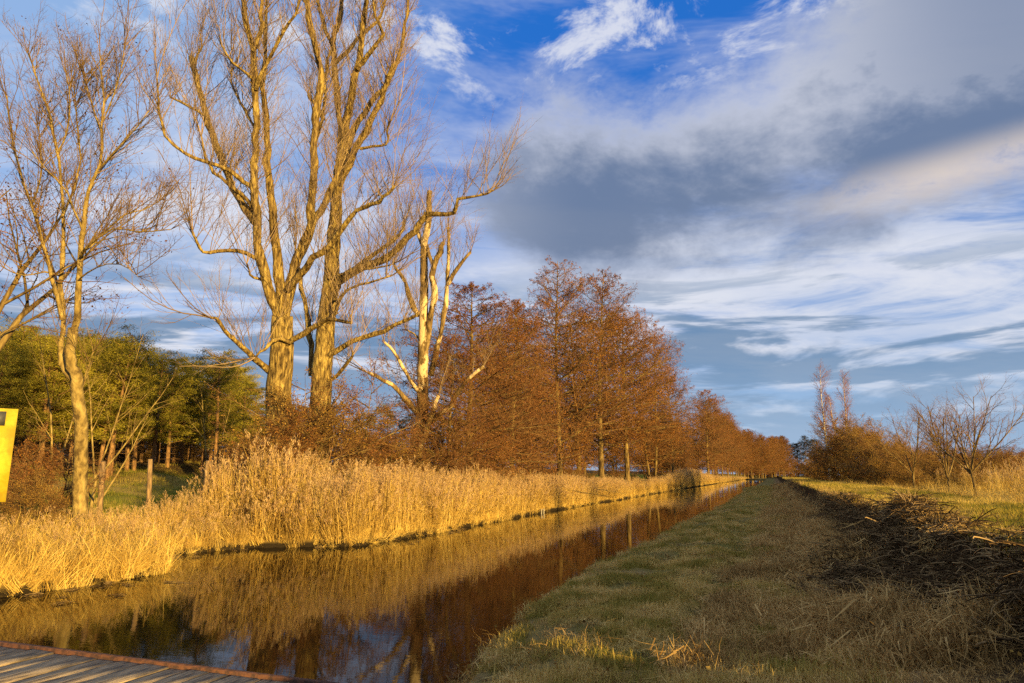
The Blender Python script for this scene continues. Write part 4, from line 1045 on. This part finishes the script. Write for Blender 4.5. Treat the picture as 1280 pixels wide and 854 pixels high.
def build_trees():
    R = random.Random(5)
    # ---------------- alders
    protos = [alder_mesh(21, 19, 5.6, prim=84), alder_mesh(22, 19, 5.4, base=0.16, prim=84), alder_mesh(23, 19, 6.0, base=0.22, prim=84), alder_mesh(24, 19, 5.4, base=0.13, stems=2, prim=96), alder_mesh(25, 19, 5.4, base=0.12, prim=90, mats=('alder', 'alder_twig', 'alder_dark'))]
    def alder(k, x, y, s, label, group='alders along the left bank', name='alder_tree', z=None, wide=1.0):
        tm, cm = protos[k % 4 if k < 900 else 4]
        o = make_tree(name, tm, cm, (x, y, (gz(x, y) if z is None else z) - 0.05), R.uniform(0, 6.28), (s * wide, s * wide, s))
        o.rotation_euler.x = R.uniform(-0.035, 0.035); o.rotation_euler.y = R.uniform(-0.035, 0.035)
        tag(o, label, 'tree', group); return o
    def px_alder(k, px, X, top, label, wide=1.0, **kw):
        x, y = bearing(px, X=X); d = sqrt(x * x + y * y) * cos(math.atan((px - 640) / F_PX))
        tz = at(px, top, d)[2]; s = (tz - gz(x, y)) / 19.0
        return alder(k, x, y, s, label, wide=wide * R.uniform(0.9, 1.15), **kw)
    px_alder(0, 700, -17.5, 312, 'tall russet alder with the highest pointed top of the row')
    px_alder(1, 752, -17.5, 322, 'tall russet alder just right of the highest one, with thin see-through top')
    px_alder(2, 785, -16.8, 372, 'broad russet alder with bright orange side in the middle of the row')
    px_alder(3, 815, -17.2, 398, 'russet alder with rounded top at the right shoulder of the tall row')
    px_alder(0, 842, -17.0, 440, 'lowest alder ending the tall row above the canal bend')
    px_alder(900, 590, -16.5, 340, 'dark brown leafy alder growing right behind the broken poplar', 1.4)
    px_alder(900, 560, -15.2, 410, 'low dark alder crossing in front of the broken poplar')
    px_alder(900, 640, -17.5, 362, 'brown alder filling the gap between the broken poplar and the tall row')
    px_alder(3, 668, -20.5, 372, 'brown alder half hidden behind the highest alder')
    px_alder(2, 615, -24, 392, 'thin-topped alder standing behind the brown alder by the broken poplar')
    px_alder(0, 725, -23, 385, 'alder hidden deep in the tall row')
    px_alder(900, 886, -15.2, 484, 'separate dark round alder leaning over the canal past the tall row', 1.35)
    for i in range(20):
        y = 205 + i * 13 + R.uniform(-3, 3); x = -16.5 + R.uniform(-1.2, 1.2)
        alder(i, x, y, R.uniform(1.2, 1.36), 'orange alder in the even far row along the left bank', 'alders of the far row')
    for i in range(14):
        y = 352 + i * 6 + R.uniform(-3, 3); x = -14 + i * 1.5 + R.uniform(-1, 1)
        alder((i, 900)[i % 2], x, y, R.uniform(1.15, 1.3), 'far alder where the row swings across the end of the canal', 'alders swinging across the canal end')
    for i in range(9):
        y = 122 + i * 10 + R.uniform(-3, 3); x = -20.5 + R.uniform(-1.5, 1.5)
        alder(i, x, y, R.uniform(0.62, 0.8), 'lower alder in the dip between the tall row and the dark round one', 'alders in the dip')
    for i in range(16):
        y = 60 + i * 9.5 + R.uniform(-3, 3); x = -26 + R.uniform(-3, 3)
        alder(i + 1, x, y, R.uniform(0.62, 0.8), 'smaller alder in the rank behind the tall alders', 'alders behind the front row')
    # ---------------- young alders and thicket
    th = [alder_mesh(41, 7, 2.6, leaf=2, base=0.06, stems=3, prim=46, up=0.5, profile='round', mats=('alder', 'alder_twig', 'alder_dark'), leafsize=(0.022, 0.055)), alder_mesh(42, 6, 2.4, leaf=3, base=0.05, stems=4, prim=44, up=0.6, profile='round', leafsize=(0.022, 0.055)),
          alder_mesh(43, 6.5, 2.8, leaf=4, base=0.05, stems=3, prim=40, up=0.4, profile='round', mats=('alder', 'alder_twig', 'shrub_leaf'), leafsize=(0.022, 0.055))]
    def thicket(k, x, y, s, label, group, wide=1.0):
        tm, cm = th[k % 3]
        o = make_tree('shrub', tm, cm, (x, y, gz(x, y) - 0.05), R.uniform(0, 6.28), (s * wide, s * wide, s)); tag(o, label, 'shrub', group); return o
    for i, (px, X, s, lab) in enumerate(((312, -26, 0.5, 'leafy brown shrub left of the forked poplar'), (338, -16.9, 0.62, 'russet shrub hiding the foot of the forked poplar'), (385, -17.2, 0.95, 'russet shrub between the two poplar trunks'),
                                          (432, -16.6, 0.95, 'reddish shrub right of the second poplar'), (470, -17.6, 0.8, 'reddish shrub between the second poplar and the broken one'), (500, -16.5, 0.55, 'low shrub at the left foot of the broken poplar'),
                                          (560, -15.6, 0.8, 'brown shrub at the right foot of the broken poplar'), (610, -16.0, 0.8, 'brown shrub under the brown alders'))):
        x, y = bearing(px, X=X); thicket(i, x, y, s, lab, 'shrubs under the poplars', 1.25)
    for i in range(26):
        y = 42 + i * 6.0 + R.uniform(-2, 2); x = -20 + R.uniform(-3.0, 1.6)
        thicket(i, x, y, R.uniform(0.28, 0.5), 'brown undergrowth shrub among the alder trunks', 'undergrowth under the alders', 1.3)
    for i in range(16):
        x, y = bearing(330 + i * 26 + R.uniform(-8, 8), X=-29 - R.uniform(0, 5)); thicket(i, x, y, R.uniform(0.55, 0.85), 'brown shrub in the belt behind the poplars', 'shrub belt behind the poplars', 1.3)
    # ---------------- far-left oak with brown leaves and scrub by the yellow board
    OAK = dict(seg=(5, 4, 3, 2), wob=(0.16, 0.2, 0.25, 0.3), trop=(0.02, 0.02, 0.02, 0.0), kids=(9, 6, 4), t0=(0.2, 0.2, 0.2), ang=(0.8, 0.8, 0.8), ratio=(0.5, 0.5, 0.5), apex=0.5, rk=0.011, tip=0.3)
    x, y = bearing(-62, X=-17.5); tm, cm = bare_mesh(51, 9.2, ('alder', 'alder_twig'), OAK, nstem=4, r0=0.16, fork=0.28, leafp=1.8, leafmat='oak_leaf', leafsize=(0.025, 0.06), lean=0.5)
    tag(make_tree('oak_tree', tm, cm, (x, y, gz(x, y)), 1.0), 'oak at the left edge still holding dark brown leaves', 'tree')
    for i, (px, X, s, lab) in enumerate(((48, -17.0, 0.28, 'tangled brown scrub beside the yellow board'), (66, -18.2, 0.4, 'tangled brown scrub left of the pale-barked trunk'), (20, -19.5, 0.5, 'dense brown scrub behind the yellow board'),
                                          (14, -13.6, 0.13, 'low scrub in front of the yellow board'))):
        x, y = bearing(px, X=X); thicket(i + 2, x, y, s, lab, 'scrub by the yellow board', 1.2)
    # leaning saplings in front of the wood
    SAP = dict(seg=(6, 4, 3), wob=(0.08, 0.16, 0.2), trop=(0.03, 0.05, 0.05), kids=(9, 5), t0=(0.25, 0.2), ang=(0.6, 0.7), ratio=(0.32, 0.5), apex=0.6, rk=0.009, tip=0.2)
    for i, (px, X, H, ln, lab) in enumerate(((112, -19, 5.2, 0.5, 'slender sapling leaning right from the pale-barked trunk'), (126, -20, 4.6, 0.6, 'slender pale sapling bent to the right before the wood'), (118, -24, 7.0, 0.15, 'thin bare sapling at the edge of the wood'),
                                             (262, -27, 6.0, 0.12, 'bare forked sapling before the pines left of the poplars'), (70, -20, 6.5, 0.2, 'thin bare sapling behind the pale-barked tree'))):
        tm, cm = bare_mesh(60 + i, H, ('pale', 'pale_twig'), SAP, nstem=2, r0=0.06, fork=0.2, lean=ln)
        x, y = bearing(px, X=X); tag(make_tree('sapling', tm, cm, (x, y, gz(x, y)), R.uniform(0, 6)), lab, 'tree', 'saplings before the wood')
    # ---------------- pine wood
    pp = [pine_mesh(71, 14, 0.30, 2.8), pine_mesh(72, 14, 0.38, 2.5), pine_mesh(73, 14, 0.24, 3.1), pine_mesh(74, 14, 0.3, 3.0, 'far_shaded_leaf'), pine_mesh(75, 14, 0.45, 2.6, 'far_shaded_leaf')]
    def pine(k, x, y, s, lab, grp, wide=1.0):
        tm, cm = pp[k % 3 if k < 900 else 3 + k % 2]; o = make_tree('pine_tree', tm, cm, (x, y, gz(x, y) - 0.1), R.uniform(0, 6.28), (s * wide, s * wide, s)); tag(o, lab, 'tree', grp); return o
    def px_pine(k, px, X, top, lab, grp, wide=1.0):
        x, y = bearing(px, X=X); d = sqrt(x * x + y * y) * cos(math.atan((px - 640) / F_PX))
        s = (at(px, top, d)[2] - gz(x, y)) / 14.0
        return pine(k, x, y, s, lab, grp, wide * max(1.0, 0.85 / s))
    TOPX, TOPY = [-40, 40, 90, 125, 160, 195, 225, 265, 290, 310, 340, 370], [395, 398, 408, 412, 424, 438, 446, 440, 452, 480, 490, 495]
    px_pine(2, 268, -38, 436, 'sunlit rounded pine just left of the forked poplar', 'pines of the wood', 1.25)
    px_pine(0, 133, -38, 408, 'pine with the tallest pointed top of the wood', 'pines of the wood', 1.15)
    for i in range(34):
        px = -30 + i * 10.3 + R.uniform(-5, 5)
        X = -39 - R.choice((0, 2, 5, 8)) - R.uniform(0, 2)
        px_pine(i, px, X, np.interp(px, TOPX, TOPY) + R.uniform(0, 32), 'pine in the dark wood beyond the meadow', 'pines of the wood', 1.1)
    for i in range(26):
        px = 330 + i * 13 + R.uniform(-5, 5); X = -52 - R.uniform(0, 12); x, y = bearing(px, X=X)
        pine(i, x, y, R.uniform(0.5, 0.62) * (1.0 + i * 0.01), 'lower pine in the wood edge seen behind the poplars and alders', 'pines behind the poplars', 1.2)
    for i in range(40):
        px = -40 + i * 10.5 + R.uniform(-5, 5)
        px_pine(i, px, -52 - R.uniform(0, 14), np.interp(px, TOPX, TOPY) + R.uniform(8, 50), 'pine deep inside the wood beyond the meadow', 'pines deep in the wood', 1.25)
    for i in range(24):
        px = -30 + i * 16 + R.uniform(-5, 5); X = -50 - R.uniform(0, 8); x, y = bearing(px, X=X)
        thicket(2, x, y, R.uniform(0.35, 0.55), 'brown underwood shrub between the pine trunks', 'underwood in the pine wood', 1.6)
    for i in range(26):
        px = -30 + i * 26 + R.uniform(-8, 8); X = -84 - R.uniform(0, 10); x, y = bearing(px, X=X)
        thicket(2, x, y, R.uniform(1.0, 1.3), 'tall dim bush at the back of the pine wood', 'bushes at the back of the wood', 1.9)
    # ---------------- end of the canal
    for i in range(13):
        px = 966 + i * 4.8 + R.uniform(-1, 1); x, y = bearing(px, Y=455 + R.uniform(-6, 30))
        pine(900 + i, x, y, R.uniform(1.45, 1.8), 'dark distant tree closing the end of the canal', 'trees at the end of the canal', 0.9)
    for i in range(22):
        px = 936 + i * 4.6; x, y = bearing(px, Y=448 + R.uniform(-8, 14)); thicket(i, x, y, R.uniform(1.2, 1.9), 'dark distant shrub closing the end of the canal', 'shrubs at the end of the canal', 1.5)
    # ---------------- right side: birches, russet bushes, bare little trees
    BIR = dict(seg=(8, 4, 3, 2), wob=(0.04, 0.12, 0.2, 0.25), trop=(0.06, 0.02, -0.03, -0.12), kids=(44, 9, 6), t0=(0.2, 0.15, 0.1), ang=(0.55, 0.6, 0.6), ratio=(0.2, 0.5, 0.5), apex=0.6, rk=0.014, tip=0.12)
    for i, (px, Y, top, lab) in enumerate(((1038, 118, 470, 'tall white-stemmed birch, left one of the pair'), (1062, 114, 476, 'tall white-stemmed birch, right one of the pair'), (1052, 126, 486, 'slim birch between and behind the pair'))):
        x, y = bearing(px, Y=Y); d = sqrt(x * x + y * y) * cos(math.atan((px - 640) / F_PX)); H = at(px, top, d)[2] - gz(x, y)
        tm, cm = bare_mesh(80 + i, H, ('birch', 'birch_twig'), BIR, nstem=1, r0=0.27, fork=0.12, lean=0.04, leafp=1.1, leafmat='birch_twig', leafsize=(0.03, 0.06))
        tag(make_tree('birch_tree', tm, cm, (x, y, gz(x, y)), R.uniform(0, 6)), lab, 'tree', 'birches on the right')
    for i in range(15):
        px = (1022, 1030, 1036, 1046, 1054, 1062, 1070, 1076, 1084, 1092, 1100, 1108, 1116, 1128, 1134)[i]
        Y = (135, 125, 112, 120, 108, 112, 104, 110, 96, 100, 92, 98, 84, 90, 80)[i]; top = (560, 552, 548, 525, 522, 512, 512, 525, 530, 520, 532, 545, 548, 545, 552)[i]
        x, y = bearing(px, Y=Y); d = sqrt(x * x + y * y) * cos(math.atan((px - 640) / F_PX)); H = at(px, top, d)[2] - gz(x, y)
        k = (2, 1, 2)[i % 3]; thicket(k, x, y, H / (7, 6, 6.5)[k], 'russet bush in the sunny clump below the birches', 'bushes below the birches', 1.05)
    for i, (px, Y, top) in enumerate(((1098, 88, 528), (1112, 80, 534), (1124, 86, 540), (1136, 70, 548), (1158, 74, 548), (1172, 66, 552), (1204, 60, 556), (1240, 64, 556))):
        x, y = bearing(px, Y=Y); d = sqrt(x * x + y * y) * cos(math.atan((px - 640) / F_PX)); H = at(px, top, d)[2] - gz(x, y)
        thicket(2, x, y, H / 6.5, 'twiggy orange-brown bush in the row from the birches to the small bare trees', 'bush row right of the birches', 0.9)
    FRU = dict(seg=(6, 4, 3, 2), wob=(0.12, 0.18, 0.22, 0.25), trop=(0.05, 0.05, 0.05, 0.04), kids=(10, 7, 4), t0=(0.15, 0.15, 0.15), ang=(0.6, 0.65, 0.65), ratio=(0.45, 0.5, 0.5), apex=0.5, rk=0.012, tip=0.3)
    for i, (px, gy, top, ns, lab) in enumerate(((1222, 634, 492, 6, 'small bare tree with a dark straight trunk, nearest on the right dike'), (1188, 624, 498, 5, 'small bare tree left of the nearest one on the dike'), (1144, 612, 520, 5, 'small bare tree beside the russet bushes'))):
        q = on_z(px, gy, 0.52); x, y = q[0], q[1]
        d = float(np.dot(q - np.array([0, 0, EYE]), cF)); H = at(px, top, d)[2] - gz(x, y)
        tm, cm = bare_mesh(95 + i, H, ('alder', 'alder_twig'), FRU, nstem=ns, r0=0.055 * H / 3.8, fork=0.22, lean=0.5)
        tag(make_tree('bare_tree', tm, cm, (x, y, gz(x, y)), R.uniform(0, 6)), lab, 'tree', 'small bare trees on the dike')
    for i in range(10):
        px = 1140 + i * 16; x, y = bearing(px, Y=85 + R.uniform(-10, 25)); thicket(i, x, y, R.uniform(0.45, 0.8), 'low brown bush in the hedge behind the small bare trees', 'hedge behind the small bare trees', 1.6)
    for i, (x, y, s, lab) in enumerate(((12.0, 7.6, 0.34, 'bush right of the picture whose shadow falls on the near dike top'), (13.5, 4.0, 0.36, 'second bush right of the picture shading the dike crest'), (10.5, 12.5, 0.2, 'low bush right of the picture beside the dike'))):
        thicket(i, x, y, s, lab, 'bushes right of the picture', 1.6)
    for i in range(16):
        px = 1120 + i * 13; x, y = bearing(px, Y=230 + R.uniform(-10, 30)); thicket(i, x, y, R.uniform(1.3, 1.8), 'dark far bush in the wood edge on the right horizon', 'wood edge on the right horizon', 1.7)
build_trees()

# ------------------------------------------------------------------ built things
def build_things():
    rng = np.random.default_rng(3)
    # wooden bridge at the lower left
    root = bpy.data.objects.new('wooden_bridge', None); COL.objects.link(root); root.location = (-8, 3.2, 0)
    tag(root, 'weathered plank bridge deck with rusty steel edge at the lower left corner', 'bridge')
    x = -13.6
    while x < -2.6:
        w = rng.uniform(0.20, 0.33); g = Geo()
        hw, y0, y1 = w / 2 - 0.006, -1.75, 1.60 + rng.uniform(-0.012, 0.012)
        b = 0.012; zt = 0.045 + rng.uniform(-0.007, 0.007)
        prof = [(-hw, -0.05), (-hw, zt - b), (-hw + b, zt), (hw - b, zt + rng.uniform(-.004, .004)), (hw, zt - b), (hw, -0.05)]
        ys = np.linspace(y0, y1, 9); V = []
        for yy in ys:
            jx, jz = rng.normal(0, 0.003), rng.normal(0, 0.003)
            V += [(px_ + jx, yy, pz + jz) for px_, pz in prof]
        Q = [[i * 6 + k, i * 6 + k + 1, (i + 1) * 6 + k + 1, (i + 1) * 6 + k] for i in range(8) for k in range(5)]
        T = [[0, 5, 4], [0, 4, 3], [0, 3, 2], [0, 2, 1]]; e = 8 * 6
        T += [[e, e + 4, e + 5], [e, e + 3, e + 4], [e, e + 2, e + 3], [e, e + 1, e + 2]]
        g.add(V, Q, T)
        o = link('plank', g.mesh('plank', M['plank']), root, (x + w / 2 + 8, 0, 0)); o.rotation_euler = (0, 0, rng.normal(0, 0.004))
        x += w
    g = Geo(); g.box((-0.1, 1.65, 0.01), (11.2, 0.06, 0.11)); g.box((-0.1, 1.70, -0.16), (11.2, 0.02, 0.2)); link('edge_beam', g.mesh('edge_beam', M['rust']), root)
    for yy in (-1.2, 0.2, 1.3):
        g = Geo(); g.box((-0.1, yy, -0.16), (11.2, 0.12, 0.2)); link('girder', g.mesh('girder', M['rust']), root)
    # yellow board
    d = 13.2; tr_, br_ = at(23, 508, d), at(8, 628, d)
    root = bpy.data.objects.new('yellow_board', None); COL.objects.link(root)
    cx, cy = at(-38, 594, d)[:2]; root.location = (cx, cy, gz(cx, cy)); root.rotation_euler = (0, 0, radians(52))
    tag(root, 'bright yellow painted board among twigs at the left edge', 'sign')
    z0 = br_[2] - gz(cx, cy); z1 = tr_[2] - gz(cx, cy)
    g = Geo(); g.box((0, 0, (z0 + z1) / 2), (1.25, 0.05, z1 - z0)); link('panel', g.mesh('panel', M['yellow']), root)
    for s in (-0.45, 0.45):
        g = Geo(); g.box((s, 0.07, z1 / 2 - 0.2), (0.09, 0.09, z1 + 0.2)); link('post', g.mesh('post', M['postwood']), root)
    g = Geo(); g.box((0.33, -0.035, z1 - 0.2), (0.22, 0.02, 0.28)); link('bracket', g.mesh('bracket', M['darkmetal']), root)
    # fence posts in the meadow
    def post(px, gy, top, lab, lean=0.0, dpt=22.0, r=0.075, nm='fence_post'):
        p = at(px, gy, dpt); q = at(px + lean, top, dpt); zb = gz(p[0], p[1]); o0 = np.array([p[0], p[1], zb])
        P = np.array([[0, 0, -0.3], (q - o0) * 0.33, (q - o0) * 0.66, q - o0]); g = Geo()
        g.tubes([(P, [r, r * 0.97, r * 1.0, r * 0.9])], 8, rng, cap=True)
        o = link(nm, g.mesh(nm, M['postwood'], True), None, tuple(o0)); tag(o, lab, 'post', 'fence posts before the meadow'); return o
    post(188, 625, 574, 'upright weathered fence post in the meadow, middle of the three')
    post(256, 628, 576, 'leaning fence post at the right end of the meadow strip', 4)
    post(282, 640, 577, 'slanting brace pole against the right fence post', -20, r=0.05, nm='brace_pole')
    post(128, 620, 577, 'fence post half hidden behind the pale-barked trunk', 1, dpt=20)
    # little concrete outfall on the far bank
    p = on_z(688, 640, -0.35); root = bpy.data.objects.new('outfall_marker', None); COL.objects.link(root); root.location = (float(left_edge(p[1])) + 0.12, p[1], WATER_Z)
    tag(root, 'small pale marker stakes at a notch in the far reed bank', 'marker')
    for k in (-0.16, 0.16):
        g = Geo(); g.tubes([([(0, 0, -0.3), (0, 0, 0.12), (0.01, 0, 0.26)], [0.045, 0.04, 0.036])], 8, rng, cap=True); link('stake', g.mesh('stake', M['concrete'], True), root, (0, k * 1.3, 0))
    # fallen branches
    def branch(a, b, r, lab, mat='alder', seed=1, kids=5):
        a, b = np.array(a), np.array(b); G = Grower(seed); d = b - a; L = np.linalg.norm(d)
        prm = dict(seg=(6, 3, 2), wob=(0.06, 0.2, 0.2), trop=(0.0, 0.01, 0), kids=(kids, 3), t0=(0.3, 0.2), ang=(0.6, 0.6), ratio=(0.35, 0.4), rk=0.012, tip=0.25)
        G.grow((0, 0, 0), tuple(d / L), L, r, 0, prm); g = Geo()
        for lev in G.out: g.tubes(G.out[lev], 5 if lev == 0 else 3, rng)
        o = link('fallen_branch', g.mesh('fallen_branch', M[mat], True), None, tuple(a)); tag(o, lab, 'branch', 'fallen branches'); return o
    q = at(705, 604, 52); z = gz(q[0], q[1]); branch((q[0], q[1], z + 0.9), (q[0] + 4.2, q[1] + 3.5, z + 0.35), 0.07, 'fallen grey branch lying over the reeds below the tall alders', seed=4)
    q = at(700, 612, 46); branch((q[0], q[1], gz(q[0], q[1]) + 0.9), (q[0] + 3.6, q[1] - 1.0, 0.2), 0.05, 'thin fallen branch poking out of the reeds towards the water', seed=6)
    q = on_z(945, 787, 0.0); branch((q[0], q[1], gz(q[0], q[1]) + 0.03), (q[0] + 0.38, q[1] + 0.06, gz(q[0] + 0.4, q[1] + .06) + 0.05), 0.008, 'short dry stick lying on the shaded grass', 'postwood', 8, 2)
    q = on_z(205, 728, WATER_Z); branch((q[0], q[1], WATER_Z + 0.01), (q[0] + 2.3, q[1] + 0.5, WATER_Z + 0.03), 0.02, 'twig floating on the water off the left bank', seed=9, kids=6)
build_things()
